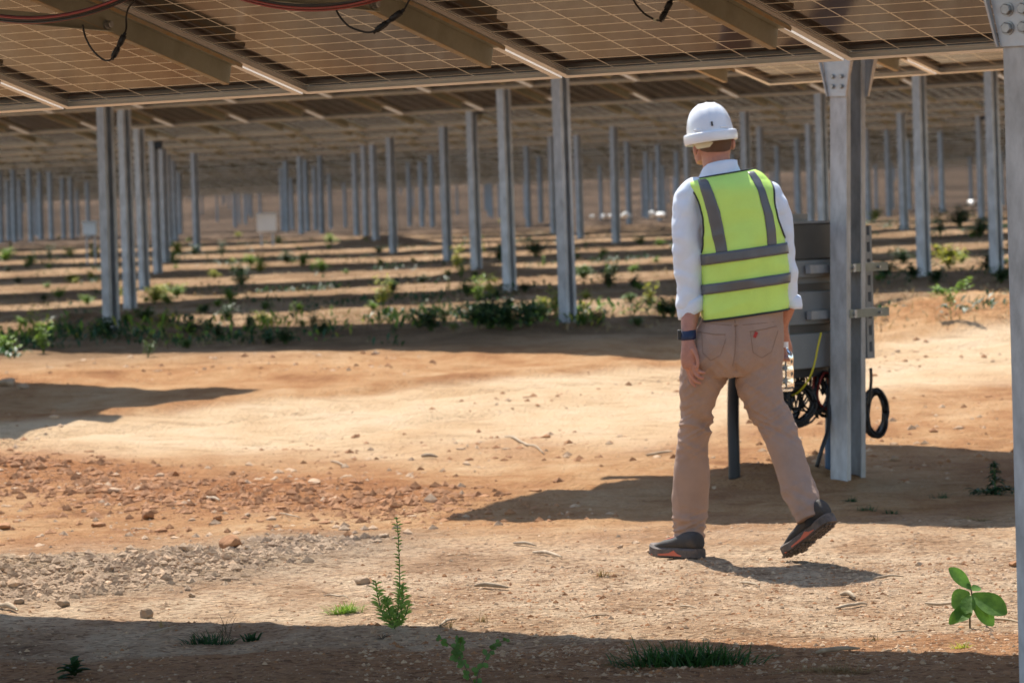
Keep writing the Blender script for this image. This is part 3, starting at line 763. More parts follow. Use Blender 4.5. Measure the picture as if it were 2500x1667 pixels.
def trim(pts, r=.004):
    mb = MB(); mb.tube(pts, r, 6, True, 0, 2); mb.obj('edge_trim', M['trim'], vest, True)
trim([vest_pt(-PI+2*PI*k/90, 724, .001) for k in range(91)], .0045)
trim([vest_pt(-PI+2*PI*k/60, 399.5, .001) for k in range(61)], .0035)
for cen, y1 in ((PI, 575), (0, 560)):
    pts = []
    for k in range(61):
        t = 2*PI*k/60; yy = 497-78*math.cos(t) if math.cos(t) > 0 else 497-(y1-497)*math.cos(t)
        pts.append(vest_pt(cen+.62*math.sin(t), min(max(yy, 420), y1), .001))
    trim(pts, .0042)

# trousers
b = MB()
def ringrow(y, xl, xr, t, dz, e=2.3, sl=0): return ring((xl+xr)/2, y, (xr-xl)/2*K, t/2, dz, 32, e, 0, sl)
b.loft([ringrow(*r) for r in smooth_rows([(700, 1622, 1800, .25, 0), (730, 1610, 1799, .26, 0), (760, 1596, 1800, .275, -.005), (800, 1577, 1800, .28, -.01), (835, 1568, 1800, .26, -.01), (862, 1580, 1790, .2, -.005)], 4)])
L1 = [(1622, 800, 0, .092, .115), (1617, 850, .01, .096, .108), (1607, 887, .02, .084, .098), (1602, 925, .035, .072, .09), (1599, 964, .05, .0625, .078), (1595, 1003, .065, .0605, .072), (1591, 1041, .08, .063, .070), (1589, 1079, .09, .071, .070), (1588, 1118, .10, .073, .072), (1586, 1156, .11, .0735, .073), (1584, 1195, .115, .066, .072), (1583, 1225, .12, .060, .072), (1582, 1250, .12, .057, .072)]
R1 = [(1748, 800, 0, .092, .115), (1744, 850, -.01, .095, .108), (1743, 887, -.02, .093, .098), (1757, 925, -.03, .078, .09), (1777, 964, -.045, .068, .078), (1794, 1003, -.07, .068, .072), (1808, 1041, -.10, .066, .070), (1820, 1079, -.13, .065, .068), (1834, 1118, -.165, .067, .068), (1850, 1156, -.205, .066, .068), (1859, 1180, -.225, .063, .067), (1864, 1195, -.235, .062, .066)]
limb(b, L1, 28); limb(b, R1, 28)
def trw(c, n):
    q = proj(c); xd, yd = q[0]/1.0629, q[1]/1.0629
    w = .006*nz3(c.x*8, c.y*8, c.z*7)+.007*(.3-abs(nz3(c.x*14, c.y*14+7, c.z*7+c.x*9)))
    def rg(v): return .35-abs(v)*1.6
    def cre(y0, s, a, f, tilt=0): return a*.5*math.exp(-((yd-y0)/s)**2)*(rg(nz3(c.x*4+3, c.y*5, (c.z+tilt*c.x)*f*.9))+.6*rg(nz3(c.x*7, c.y*7+5, (c.z-tilt*c.x)*f*1.7)))
    if xd < 1685:
        w += cre(985, 55, .032, 24, .5)+cre(1210, 34, .030, 28, .3)+cre(870, 45, .020, 20, -1.)+cre(1100, 60, .008, 8)
    else:
        w += cre(960, 55, .028, 24, -.6)+cre(1150, 45, .022, 18, -.5)+cre(880, 36, .018, 16, .8)+cre(1060, 50, .008, 10, -.5)
    w += cre(840, 40, .010, 14, 1.2)+cre(775, 35, .006, 16, .4)
    if yd < 855: w -= .006*math.exp(-((xd-1690)/5)**2)*(1 if yd > 745 else 0)
    return w
tr = link('trousers', remesh(b, 'trousers', M['trouser'], .0042, None, trw, 5), man)
from mathutils.bvhtree import BVHTree
def bvh_of(o):
    vs = [v.co+WL(o.parent)-WL(o.parent) for v in o.data.vertices]; return BVHTree.FromPolygons(vs, [p.vertices[:] for p in o.data.polygons])
BT = bvh_of(tr)
def cast(xd, yd):
    d = Vector(cam2w([(xd*1.0629-1250)/F, (yd*1.0629-833.5)/F, 1])).normalized(); h = BT.ray_cast(Vector(CAM), d)
    return (h[0], h[1]) if h[0] is not None else None
def seam(pts, r=.0017, name='seam', m='stitch', k=6):
    P = []
    for i in range(len(pts)-1):
        for j in range(k):
            t = j/k; h = cast(pts[i][0]*(1-t)+pts[i+1][0]*t, pts[i][1]*(1-t)+pts[i+1][1]*t)
            if h: P.append(h[0]+h[1]*.0006)
    if len(P) > 2: mb = MB(); mb.tube(P, r, 5, True, 0, 0); mb.obj(name, M[m], tr, True)
seam([(1688, 735), (1690, 770), (1688, 810), (1682, 846)])
seam([(1606, 762), (1640, 768), (1672, 768)]); seam([(1612, 764), (1614, 810), (1632, 828), (1655, 816), (1670, 770)], .0013)
seam([(1722, 762), (1760, 755), (1788, 748)]); seam([(1724, 764), (1730, 810), (1750, 822), (1772, 808), (1790, 750)], .0013)
seam([(1606, 742), (1690, 748), (1795, 738)], .0013)
seam([(1551, 1229), (1580, 1236), (1610, 1231)], .0013)
h = cast(1735, 769)
if h:
    mb = MB(); mb.box((-.006, -.002, -.012), (.006, .002, .012), Matrix.Translation(h[0]+h[1]*.003) @ Matrix.Rotation(.45, 4, 'Y')); mb.obj('red_tab', M['redtab'], tr)

# helmet
up = Vector((-.105, .06, 1)).normalized(); xa = Vector((1, 0, .105)); xa = (xa-up*xa.dot(up)).normalized(); ya = up.cross(xa)
hc = PB(1632, 313, .03)
mb = MB(); rs = []; n = 64
prof = [(1.0, -.004), (1.0, .006), (.985, .026), (.95, .048), (.895, .069), (.81, .089), (.70, .106), (.56, .119), (.39, .128), (.2, .1325), (.02, .134)]
prof = smooth_rows(prof, 4)
for r, z in prof:
    rg = []
    for k in range(n):
        a = 2*PI*k/n; ridge = .0
        X = .0945*r*math.cos(a); Y = .122*r*math.sin(a)
        for x0 in (-.032, .032, 0): ridge += .0022*math.exp(-((X-x0)/.006)**2)*(1 if z > .055 else 0)
        rg.append(hc+xa*X+ya*Y+up*(z+ridge))
    rs.append(rg)
mb.loft(rs); helm = mb.obj('helmet', M['white'], man, True)
mb = MB(); rs = []
for r, z in smooth_rows([(.985, .016), (1.06, .016), (1.125, .012), (1.145, .002), (1.15, -.010), (1.135, -.022), (1.09, -.0265), (1.0, -.022), (.95, -.014), (.94, 0)], 3):
    rs.append([hc+xa*(.0945*r*math.cos(a))+ya*((.122*r+(.03*max(0, math.sin(a))**4))*math.sin(a))+up*(z-.004*max(0, -math.sin(a))) for a in np.linspace(0, 2*PI, n, endpoint=False)])
mb.loft(rs, False); mb.obj('brim', M['white'], helm, True)
mb = MB(); rs = []
for r, z in [(.80, -.01), (.82, -.03), (.76, -.046), (.70, -.046), (.72, -.01)]:
    rs.append([hc+xa*(.0945*r*math.cos(a))+ya*(.120*r*1.02*math.sin(a))+up*(z+(.02 if math.sin(a) > -.2 else -.004*math.sin(-a))) for a in np.linspace(0, 2*PI, 40, endpoint=False)])
mb.loft(rs, False); mb.obj('headband', M['cream'], helm, True)
q = hc+xa*.006-ya*.1185+up*.040
mb = MB(); Mh = Matrix.Translation(q) @ Matrix(((xa.x, ya.x, up.x), (xa.y, ya.y, up.y), (xa.z, ya.z, up.z))).to_4x4()
mb.box((-.003, -.004, -.010), (.004, .006, .008), Mh); mb.box((-.0005, -.006, -.010), (.004, .004, .002), Mh); mb.obj('vent_slot', M['black'], helm)
for sx in (-1, 1):
    mb = MB(); mb.box((-.018, -.004, -.004), (.018, .006, .004), Matrix.Translation(hc+xa*(.052*sx)-ya*.100+up*.022) @ Matrix.Rotation(sx*.55, 4, 'Z')); mb.obj('clip', M['white'], helm, False, .002)
# hair at the nape
mb = MB(); rs = []
for y, k_, dz in ((350, .90, .006), (345, 1.0, .010), (336, 1.035, .017), (322, 1.04, .02), (305, 1.03, .02)):
    rx = float(np.interp(y, [305, 330, 345, 362], [.074, .071, .064, .057])); ry = float(np.interp(y, [305, 330, 345, 362], [.095, .086, .074, .063])); cx = float(np.interp(y, [305, 362], [1638, 1644]))
    a0, a1 = (-PI*.5-1.15*min(1, k_+.0), -PI*.5+1.15)
    if y > 346: a0, a1 = -PI*.5-.9, -PI*.5+.9
    c = PB(cx, y, dz)
    rs.append([c+Vector((rx*k_*1.01*math.cos(a), (ry*k_*1.01+.001)*math.sin(a), 0)) for a in np.linspace(a0, a1, 26)])
mb.loft(rs, False, False); mb.obj('hair', M['hair'], man, True)
# watch
mb = MB(); c = [PB(1580, 758, -.065), PB(1580, 770, -.077), PB(1580, 781, -.085)]
mb.loft([[q+Vector((math.cos(a)*rr, math.sin(a)*rr*.9, .1*math.cos(a)*.02)) for a in np.linspace(0, 2*PI, 24, endpoint=False)] for q, rr in ((c[0], .028), (PB(1580, 760, -.066), .0325), (c[1], .033), (PB(1580, 779, -.084), .032), (c[2], .027))])
wt = mb.obj('watch', M['navy'], man, True)
mb = MB(); mb.box((-.008, -.018, -.02), (.006, .018, .02), Matrix.Translation(PB(1561, 769, -.077))); mb.obj('watch_case', M['black'], wt, False, .003)

# shoes
def shoe(o, td, upv, label, hk=1.0):
    td = td.normalized(); upv = (upv-td*upv.dot(td)).normalized(); lat = td.cross(upv)
    R = Matrix(((td.x, lat.x, upv.x), (td.y, lat.y, upv.y), (td.z, lat.z, upv.z))).to_4x4(); T = Matrix.Translation(o) @ R
    st = smooth_rows([(0, .022, .035, .075, 0), (.012, .032, .032, .10, 0), (.05, .036, .03, .104, 0), (.09, .037, .03, .100, 0), (.12, .038, .03, .088, 0), (.16, .042, .028, .076, .002), (.20, .047, .025, .068, .004), (.24, .046, .022, .055, .004), (.27, .038, .02, .045, .002), (.288, .024, .02, .038, 0), (.294, .008, .02, .030, 0)], 4)
    mb = MB(); rs = []
    for s, w, z0, z1, cy in st:
        rg = []; z1 = z0+(z1-z0)*hk
        for k in range(20):
            a = 2*PI*k/20; ca, sa = math.cos(a), math.sin(a)
            z = z0+(z1-z0)*(.5+.5*math.copysign(abs(sa)**.8, sa)); ww = w*math.copysign(abs(ca)**.85, ca)*(1-.35*max(0, sa)**2*(1 if s < .2 else .6))
            rg.append(T @ Vector((s, ww+cy, z)))
        rs.append(rg)
    mb.loft(rs); o_ = mb.obj('shoe', M['shoe'], man, True)
    mb = MB(); out = smooth_rows([(-.006, .012), (0, .028), (.03, .040), (.08, .040), (.13, .039), (.18, .046), (.22, .051), (.25, .048), (.28, .036), (.298, .014)], 4)
    rs = []
    for s, w in out:
        lift = .012*sstep(.2, .30, s)
        rs.append([T @ Vector((s, y, z+lift)) for y, z in ((-w, .002), (-w*.85, 0), (w*.85, 0), (w, .002), (w*1.0, .030), (w*.8, .038), (-w*.8, .038), (-w, .030))])
    mb.loft(rs)
    for s in np.arange(.01, .285, .021):
        w = float(np.interp(s, out[:, 0], out[:, 1])); lift = .012*float(sstep(.2, .30, s))
        for y in np.arange(-w*.8, w*.75, .019):
            if .115 < s < .15: continue
            mb.box((s, y, -.006+lift), (s+.014, y+.013, .002+lift), T)
    mb.obj('sole', M['sole'], o_)
    for sg in (-1, 1):
        mb = MB()
        pts = [(.07, .009), (.10, .016), (.12, .028), (.15, .016), (.20, .012), (.255, .010)]
        for (a, za), (b_, zb) in zip(pts[:-1], pts[1:]):
            wa = float(np.interp(a, out[:, 0], out[:, 1]))+.0015; wb = float(np.interp(b_, out[:, 0], out[:, 1]))+.0015
            vs = [T @ Vector(q) for q in ((a, sg*wa, .006), (b_, sg*wb, .006), (b_, sg*wb, zb), (a, sg*wa, za))]
            vs += [T @ Vector(q) for q in ((a, sg*(wa-.006), .006), (b_, sg*(wb-.006), .006), (b_, sg*(wb-.006), zb), (a, sg*(wa-.006), za))]
            mb.add(vs, [(0, 1, 2, 3), (7, 6, 5, 4), (0, 4, 5, 1), (1, 5, 6, 2), (2, 6, 7, 3), (3, 7, 4, 0)])
        mb.obj('midsole_wedge', M['coral'], o_)
    mb = MB()
    for s in (.15, .165, .18, .195): 
        z = float(np.interp(s, st[:, 0], st[:, 3]))+.002; mb.tube([T @ Vector((s, -.02, z-.006)), T @ Vector((s, 0, z)), T @ Vector((s+.008, .02, z-.006))], .002, 6)
    mb.obj('laces', M['coral'], o_, True)
    return o_
pl.z = Hs(pl.x, pl.y)
shoe(pl+Vector((-.0, -.03, .002)), Vector((-.60, .80, 0)), Vector((0, 0, 1)), 'left')
tr_ = GD(1822, 1287)
td = Vector((-.56, .64, -.52)).normalized(); upv = Vector((-.30, .34, .90)); upv = (upv-td*upv.dot(td)).normalized()
o = Vector((tr_.x, tr_.y, Hs(tr_.x, tr_.y)+.012))-td*.275-upv*.0
tip = GD(1814, 1288); o = tip+Vector((0, 0, .014))-td*.285
so_ = shoe(o, td, upv, 'right', 1.15)
mb = MB(); limb(mb, [(1860, 1165, -.22, .040, .045), (1868, 1190, -.235, .040, .045), (1873, 1206, -.24, .042, .046)], 20); mb.obj('sock', M['sock'], man, True)

# water bottle in the right hand
m = bpy.data.materials.new('clear_bottle'); m.use_nodes = True; bs = m.node_tree.nodes['Principled BSDF']; bs.inputs['Transmission Weight'].default_value = 1; bs.inputs['Roughness'].default_value = .03; bs.inputs['IOR'].default_value = 1.33; bs.inputs['Base Color'].default_value = (.86, .93, 1, 1)
bc = PB(1803, 800, .11); root = empty('water_bottle', PB(1804, 890, .11), 'clear plastic water bottle hanging from the right hand of the walking man', 'bottle')
mb = MB(); rs = []
for z, r in smooth_rows([(0, .012), (-.012, .014), (-.03, .028), (-.05, .033), (-.075, .031), (-.10, .033), (-.125, .031), (-.15, .033), (-.172, .032), (-.182, .024), (-.178, .004)], 4):
    rs.append([bc+Vector((math.cos(a)*r, math.sin(a)*r, z+.01)) for a in np.linspace(0, 2*PI, 28, endpoint=False)])
mb.loft(rs); mb.obj('bottle_body', m, root, True)
mb = MB(); mb.cyl(bc+Vector((0, 0, .004)), bc+Vector((0, 0, .026)), .0145, 20); mb.obj('cap', M['white'], root)
# ------------------------------------------------------------------ inverter cabinet strapped to the post behind the man
pb = GD(1952, 1087); PBASE = Vector((pb.x, pb.y, pb.z))
R4 = ROTROW.to_4x4()
def KX(a, b, c): return PBASE+PH*a+Vector((0, 0, b))-UH*c     # a: away along the post's web, b: up, c: towards the left side
KM = Matrix.Translation(PBASE) @ Matrix(((PH.x, -UH.x, 0), (PH.y, -UH.y, 0), (0, 0, 1))).to_4x4()
def kb(lo, hi): mb = MB(); mb.box(lo, hi, KM); return mb
cab = empty('inverter_cabinet', PBASE, 'grey string inverter cabinet strapped to the post behind the walking man', 'inverter')
A0, A1, C0 = -.62, .26, .02
B0 = .53; B1 = 1.27
def zc(b): return b
mb = kb((A0+.03, B0-.0, C0+.06), (A1, 0, 0)); mb = MB()
mb.box((A0+.04, C0+.05, B0+.06), (A1-.02, C0+.30, B0+.62), KM)
body = mb.obj('housing', M['box'], cab, False, .01)
mb = MB(); mb.box((A0+.0, C0+.03, B0+.56), (A1, C0+.34, B1), KM); mb.obj('heat_shield', M['boxdark'], cab, False, .006)
mb = MB(); mb.box((A0-.01, C0+.02, B1), (A1+.01, C0+.36, B1+.012), KM); mb.box((A0+.15, C0+.34, B1+.0), (A1, C0+.55, B1+.05), KM); mb.obj('lid', M['box'], cab)
for b0, b1, m_ in ((.015, .19, 'box'), (.235, .40, 'box'), (.47, .555, 'box')):
    mb = MB(); mb.box((A0+.06, C0+.02, B0+b0), (A1-.04, C0+.055, B0+b1), KM)
    for a in (A0+.12, A1-.1): mb.box((a, C0+.012, B0+b0+.03), (a+.03, C0+.022, B0+b1-.03), KM)
    mb.obj('cooling_fin_panel', M[m_], cab, False, .006)
for b0 in (.195, .405):
    mb = MB(); mb.box((A0+.05, C0+.035, B0+b0), (A1-.04, C0+.05, B0+b0+.035), KM); mb.obj('cross_rail', M['boxdark'], cab)
def slotted(a0, a1, c, b0, b1, pitch=.085, slot=.045, m_='box'):
    mb = MB(); w = a1-a0; s = w*.28
    mb.box((a0, c-.012, b0), (a0+s, c+.012, b1), KM); mb.box((a1-s, c-.012, b0), (a1, c+.012, b1), KM)
    z = b0
    while z < b1:
        mb.box((a0+s, c-.011, z), (a1-s, c+.011, min(b1, z+pitch-slot)), KM); z += pitch
    mb.obj('slotted_rail', M[m_], cab)
slotted(A0+.0, A0+.075, C0+.0, B0+.02, B0+.56, .09, .045)
slotted(A1-.0, A1+.075, C0+.02, B0+.04, B1-.02, .085, .05)
slotted(A1-.04, A1+.02, C0+.30, B0+.0, B1-.1, .085, .05)
mb = MB(); mb.box((A0+.06, C0+.05, B0-.03), (A1+.04, C0+.28, B0+.055), KM); mb.obj('gland_plate', M['black'], cab)
mb = MB()
for b0 in (.79, 1.02):
    mb = MB(); mb.box((-.125, -.125, b0), (-.100, .03, b0+.040), KM); mb.obj('clamp_strap', M['galv'], cab)
for b0 in (.79, 1.02):
    for c, m_ in ((-.094-.012, 'rail'), (.012, 'galv')):
        mb = MB(); mb.box((-.16 if c < 0 else -.34, c-.014, b0), (.235 if c < 0 else .30, c+.014, b0+.042), KM)
        mb.obj('clamp_bar', M[m_], cab)
    for a in (-.13, .13):
        mb = MB(); mb.cyl(KX(a, b0+.02, .04), KX(a, b0+.02, -.135), .008, 8); mb.obj('clamp_bolt', M['bolt'], cab)
# cables under the cabinet
lp = MB(); ran = random.Random(5)
for k in range(26):
    a = A0+.09+k*.028; c = C0+.08+ran.random()*.12
    lp.tube([KX(a, B0-.02, c), KX(a-.008, B0-.07-ran.random()*.03, c-.01), KX(a+.012, B0-.11-ran.random()*.03, c-.02), KX(a+.03, B0-.08, c-.01), KX(a+.03, B0-.12, c)], .0042, 5, True, 0, 3)
lp.obj('cable_tails', M['cable'], cab, True)
tg = MB()
for k in range(26):
    a = A0+.05+ran.random()*.5; c = C0+.05+ran.random()*.2; a2 = A0+.1+ran.random()*.55; d_ = .12+ran.random()*.16
    tg.tube([KX(a, B0-.02, c), KX(a+ran.uniform(-.05, .05), B0-d_*.7, c), KX((a+a2)/2, B0-d_, c-.03), KX(a2, B0-d_*.6, c), KX(a2+.03, B0-.02, c)], .0055, 6, True, 0, 4)
tg.obj('cable_tangle', M['cable'], cab, True)
def coil(px, py, ra, rb, depth_a, nn, r, label, mt, tilt=0, seed=1, jit=.016):
    rr = random.Random(seed); c0 = PD(px, py, proj(KX(depth_a, .4, .1))[2]); root = empty('cable_coil', c0, label, 'cable coil', 'cable coils below the cabinet')
    for q in range(nn):
        mb = MB(); jx, jz = rr.uniform(-jit, jit), rr.uniform(-jit, jit); k = rr.uniform(.92, 1.05); ph = rr.random()*6
        pts = [c0+Vector((math.cos(a)*ra*k+jx+.004*math.sin(3*a+ph), math.cos(a)*ra*.5+rr.uniform(-.01, .01)+q*.004, math.sin(a)*rb*k+jz)) for a in np.linspace(0, 2*PI, 22)]
        mb.tube(pts, r, 6, True, 0, 2); mb.obj('cable', M[mt] if q % 4 else M['cable_red' if seed == 2 else 'cable'], root, True)
coil(1833, 930, .085, .095, -.4, 15, .006, 'loose coil of dark cable hanging under the cabinet, next to the bottle', 'cable', seed=1)
coil(1893, 905, .05, .10, -.15, 12, .006, 'narrow coil of black and red cable between the bottle side coil and the post', 'cable', seed=2)
coil(2012, 950, .055, .115, .25, 18, .006, 'tall coil of black cable hanging right of the cabinet post', 'cable', seed=3, jit=.013)
def wire(pts, r, m_, label, cat='cable', name='cable', n=8, grp=None):
    mb = MB(); mb.tube(pts, r, n, True, 0, 6); o = mb.obj(name, M[m_], None, True); return tag(o, label, cat, grp)
zc_ = proj(KX(-.3, .5, .0))[2]
def PC(x, y, dz=0): return PD(x, y, zc_+dz)
wire([PC(1886, 764, -.03), PC(1880, 790, -.05), PC(1868, 845, -.05), PC(1852, 880, -.04), PC(1830, 903, 0), PC(1806, 912, .05)], .005, 'cable_yel', 'thin yellow wire looping from the cabinet down to the cable coil', 'wire', 'wire')
wire([PC(1908, 845, .1), PC(1905, 930, .1), PC(1902, 985, .05), PC(1888, 1030, 0), PC(1876, 1072, 0)], .011, 'cable', 'black cable running down left of the post into the soil')
wire([PC(2000, 845, .3), PC(2001, 870, .3), PC(1999, 900, .3), PC(1996, 930, .3)], .008, 'cable', 'short black cable down to the tall coil right of the post')
for k, x in enumerate((1890, 1896, 1884)):
    pass
g = GD(1686, 1098); zz = proj(g)[2]
wire([PD(1687, 1104, zz), PD(1686, 1050, zz), PD(1684, 950, zz), PD(1687, 860, zz-.05), PD(1700, 780, zz-.1), PD(1740, 700, zz-.2), PD(1800, 690, zz-.3)], .030, 'black', 'thick black conduit pipe rising from the soil between the legs of the walking man', 'conduit', 'conduit', 16)
wire([PC(1907, 1080, .25), PC(1906, 1040, .25), PC(1907, 960, .25), PC(1909, 880, .25)], .026, 'blue', 'dark blue pipe standing close behind the post with the cabinet', 'pipe', 'pipe', 14)
wire([PD(1972, 110, 24.2), PD(1968, 150, 24.2), PD(1962, 166, 24.2)], .017, 'cable_red', 'short dark red cable at the top of the cabinet post', 'cable')

# ------------------------------------------------------------------ cables hanging under the overhead table
ZB = 13.2
def arc(p0, p1, p2, r, m_, root, name='cable'):
    mb = MB(); A, B_, D_ = [Vector(q) for q in (p0, p1, p2)]
    pts = []
    for k in range(19):
        t = k/18; pts.append(A*(1-t)*(1-2*t)+B_*4*t*(1-t)+D_*t*(2*t-1))
    mb.tube(pts, r, 8, True, 0, 1); mb.obj(name, M[m_], root, True)
def bundle(x0, y0, xm, ym, x1, y1, z0, z1, label, seed):
    rr = random.Random(seed); root = empty('cable_bundle', PD(xm, ym, (z0+z1)/2), label, 'cable bundle', 'cable bundles under the overhead table')
    for k in range(8):
        o = (rr.uniform(-6, 6), rr.uniform(-7, 5), rr.uniform(-.03, .03)); sag = rr.uniform(-5, 4)
        arc(PD(x0+o[0], y0+o[1], z0+o[2]), PD(xm, ym+o[1]+sag-3, (z0+z1)/2+o[2]), PD(x1+o[0], y1+o[1], z1+o[2]), .0032, 'cable_red' if k % 2 else 'cable', root)
bundle(-190, -20, 70, 50, 340, -30, 13.9, 12.9, 'red and black cable bundle sagging across the top left corner', 3)
bundle(480, -30, 715, 25, 960, -35, 13.3, 12.3, 'red and black cable bundle sagging at the top edge, left of centre', 4)
bundle(-430, -20, -310, 30, -190, -20, 14.4, 13.9, 'red and black cable bundle sagging beyond the left edge', 5) if False else None
def lead(pts, z, i0, i1, label):
    root = empty('connector_lead', PD(*pts[len(pts)//2], z), label, 'connector lead', 'connector leads below the modules')
    P = [PD(x, y, z+.02*math.sin(k)) for k, (x, y) in enumerate(pts)]
    mb = MB(); mb.tube(P, .0033, 8, True, 0, 6); mb.obj('lead', M['cable'], root, True)
    a, b_ = PD(*i0, z-.006), PD(*i1, z-.006); d = b_-a
    mb = MB(); mb.cyl(a, a+d*.42, .0095, 12); mb.cyl(a+d*.40, a+d*.60, .0075, 12); mb.cyl(a+d*.58, b_, .0100, 12); mb.cyl(a-d*.12, a, .006, 10); mb.cyl(b_, b_+d*.12, .006, 10)
    for t in (.1, .2, .3, .68, .78, .88): mb.cyl(a+d*t, a+d*(t+.03), .0112, 12)
    mb.obj('plug', M['black'], root, True)
    t_ = PD(*pts[len(pts)//2], z); mb = MB(); mb.box((-.006, -.003, -.006), (.008, .003, .004), Matrix.Translation(t_)); mb.obj('clip', M['cream'], root)
lead([(190, 58), (196, 85), (212, 115), (236, 137), (254, 138), (262, 120), (283, 84), (290, 66), (290, 40), (296, 18), (312, 2)], 14.6, (260, 132), (285, 82), 'black connector lead hanging in a deep loop below the left overhead module')
lead([(770, 18), (780, 38), (800, 60), (828, 72), (846, 75), (866, 70), (900, 48), (925, 27), (938, 5), (945, -15)], 13.9, (864, 71), (922, 28), 'black connector lead looping below the middle overhead module')
lead([(1452, -5), (1462, 12), (1480, 32), (1505, 46), (1520, 46), (1532, 30), (1542, 0)], 14.2, (1519, 46), (1540, 5), 'black connector lead at the top edge right of centre')

# ------------------------------------------------------------------ stones, clods, sticks
M['stone'] = mat('pale_stone', (.56, .39, .25), .9, col2=(.42, .27, .16), nscale=10, bump=.4, bscale=60)
M['clod'] = mat('red_clod', (.42, .205, .09), .95, col2=(.27, .125, .055), nscale=12, bump=.6, bscale=50)
M['gravel'] = mat('grey_gravel', (.44, .31, .20), .95, col2=(.29, .195, .125), nscale=6, bump=.5, bscale=80)
M['wood'] = mat('dry_stick', (.46, .36, .25), .9, col2=(.28, .20, .13), nscale=25)
import bmesh
def ico(sub):
    bm = bmesh.new(); bmesh.ops.create_icosphere(bm, subdivisions=sub, radius=1); v = np.array([q.co[:] for q in bm.verts]); f = [tuple(q.index for q in p.verts) for p in bm.faces]; bm.free(); return v, f
IC = ico(1); IC2 = ico(3)
def rock_pts(base, r, seed, flat=1.0):
    v = base.copy(); rs_ = np.random.default_rng(seed); s = rs_.uniform(.7, 1.25, 3); s[2] *= flat
    for _ in range(7):
        d = rs_.normal(size=3); d /= np.linalg.norm(d); c = rs_.uniform(.5, .85); k = v @ d; v = v-np.outer(np.maximum(0, k-c), d)
    v = v*s*r; a = rs_.uniform(0, 6.28); R_ = np.array([[math.cos(a), -math.sin(a), 0], [math.sin(a), math.cos(a), 0], [0, 0, 1]]); return v @ R_.T
def scatter(name, mats, n, gen, label, cat, seedo=0):
    vs = []; fs = []; mi = []; bv, bf = IC; nb = len(bv)
    rr = np.random.default_rng(seedo)
    var = [rock_pts(bv, 1, 100+i+seedo) for i in range(24)]
    bfa = np.array(bf)
    V = []; Fc = []; MI = []; c = 0
    for i in range(n):
        x, y, r, mm = gen(rr)
        if x is None: continue
        V.append(var[i % 24]*r+np.array([x, y, -.25*r])); Fc.append(bfa+c); MI += [mm]*len(bfa); c += nb
    V = np.concatenate(V); cen = V.reshape(-1, nb, 3).mean(1)
    zc2 = H(cen[:, 0], cen[:, 1]); V[:, 2] += np.repeat(zc2, nb); Fc = np.concatenate(Fc)
    me = bpy.data.meshes.new(name); me.from_pydata(V.tolist(), [], Fc.tolist())
    for m_ in mats: me.materials.append(m_)
    me.polygons.foreach_set('material_index', MI); me.update()
    o = bpy.data.objects.new(name, me); C.objects.link(o); tag(o, label, cat, kind='stuff'); return o
def onpoly(P, rr, sx, sy):
    i = rr.integers(0, len(P)-1); t = rr.random(); q = P[i]*(1-t)+P[i+1]*t; return q.x+rr.normal()*sx, q.y+rr.normal()*sy
def g_grey(rr):
    x, y = onpoly(GREY, rr, .14, .28); return x, y, .004+.030*rr.random()**6, 2 if rr.random() < .9 else 0
def g_red(rr):
    x, y = onpoly(RIDGE, rr, .25, .5); return x, y, .005+.040*rr.random()**6, 1 if rr.random() < .97 else 0
def g_near(rr):
    y = 12.5+rr.random()**1.1*7; x = rr.uniform(-1, 1)*(y*.125+.4); return x, y, .0025+.010*rr.random()**6, int(rr.integers(0, 3)) if rr.random() < .7 else 0
def g_right(rr):
    y = 13.5+rr.random()*4; x = rr.uniform(-.3, 1)*(y*.12); return x, y, .003+.011*rr.random()**4, 0 if rr.random() < .7 else 1
MM = [M['stone'], M['clod'], M['gravel']]
scatter('gravel', MM, 7000, g_grey, 'grey brown heap of gravel and broken soil at lower left', 'gravel', 1)
scatter('soil_clods', MM, 5000, g_red, 'strip of crumbled reddish soil clods below the dirt road at left', 'soil clods', 2)
scatter('pebbles', MM, 17000, g_near, 'small pebbles strewn over the pale ground in the foreground', 'pebbles', 3)
scatter('pebbles', MM, 9000, g_right, 'fine pale grit around the seedling in the right foreground', 'pebbles', 4)
def g_mid(rr):
    y = 19.5+rr.random()**1.2*15; x = rr.uniform(-1, 1)*(y*.125+.4)
    if float(vnoise(np.array([x/1.1]), np.array([y/1.7]), 91)[0]) < .42+.2*rr.random(): return None, None, None, None
    return x, y, .005+.032*rr.random()**6, 1 if rr.random() < .6 else 0
scatter('soil_clods', MM, 9000, g_mid, 'loose clods and grit strewn over the middle ground around the dirt road', 'soil clods', 5)
def rock(xd, yd, wd, m_, label, flat=.7, cat='stone', name='rock'):
    q = GD(xd, yd); z = proj(q)[2]; r = wd/2*1.0629/F*z; v = rock_pts(IC2[0], r, int(xd*7+yd), flat)
    v[:, 2] += v[:, 2]*0
    vv = [Vector(a)+Vector((0, 0, r*flat*.45))+Vector((1, 1, 1))*(.12*r*nz3(a[0]/r*1.7+xd, a[1]/r*1.7, a[2]/r*1.7)) for a in v]
    mb = MB(); mb.add(vv, IC2[1]); o = mb.obj(name, M[m_], None, True); o.location = q; shade_auto(o, 28); tag(o, label, cat, 'loose stones and clods'); return o
rock(528, 1258, 52, 'clod', 'largest brown rock on top of the grey gravel heap', .8)
rock(340, 1190, 40, 'clod', 'orange brown clod standing alone below the red soil strip at left', .75, 'clod', 'soil_clod')
rock(230, 1118, 36, 'stone', 'pale flat stone lying on the red soil strip at left', .45); rock(262, 1130, 28, 'stone', 'pale stone touching the lower right of the pale flat stone', .5)
rock(178, 1092, 26, 'stone', 'pale stone near the upper edge of the red soil strip at left', .5); rock(398, 1092, 30, 'clod', 'small clod in the middle of the red soil strip', .5, 'clod', 'soil_clod')
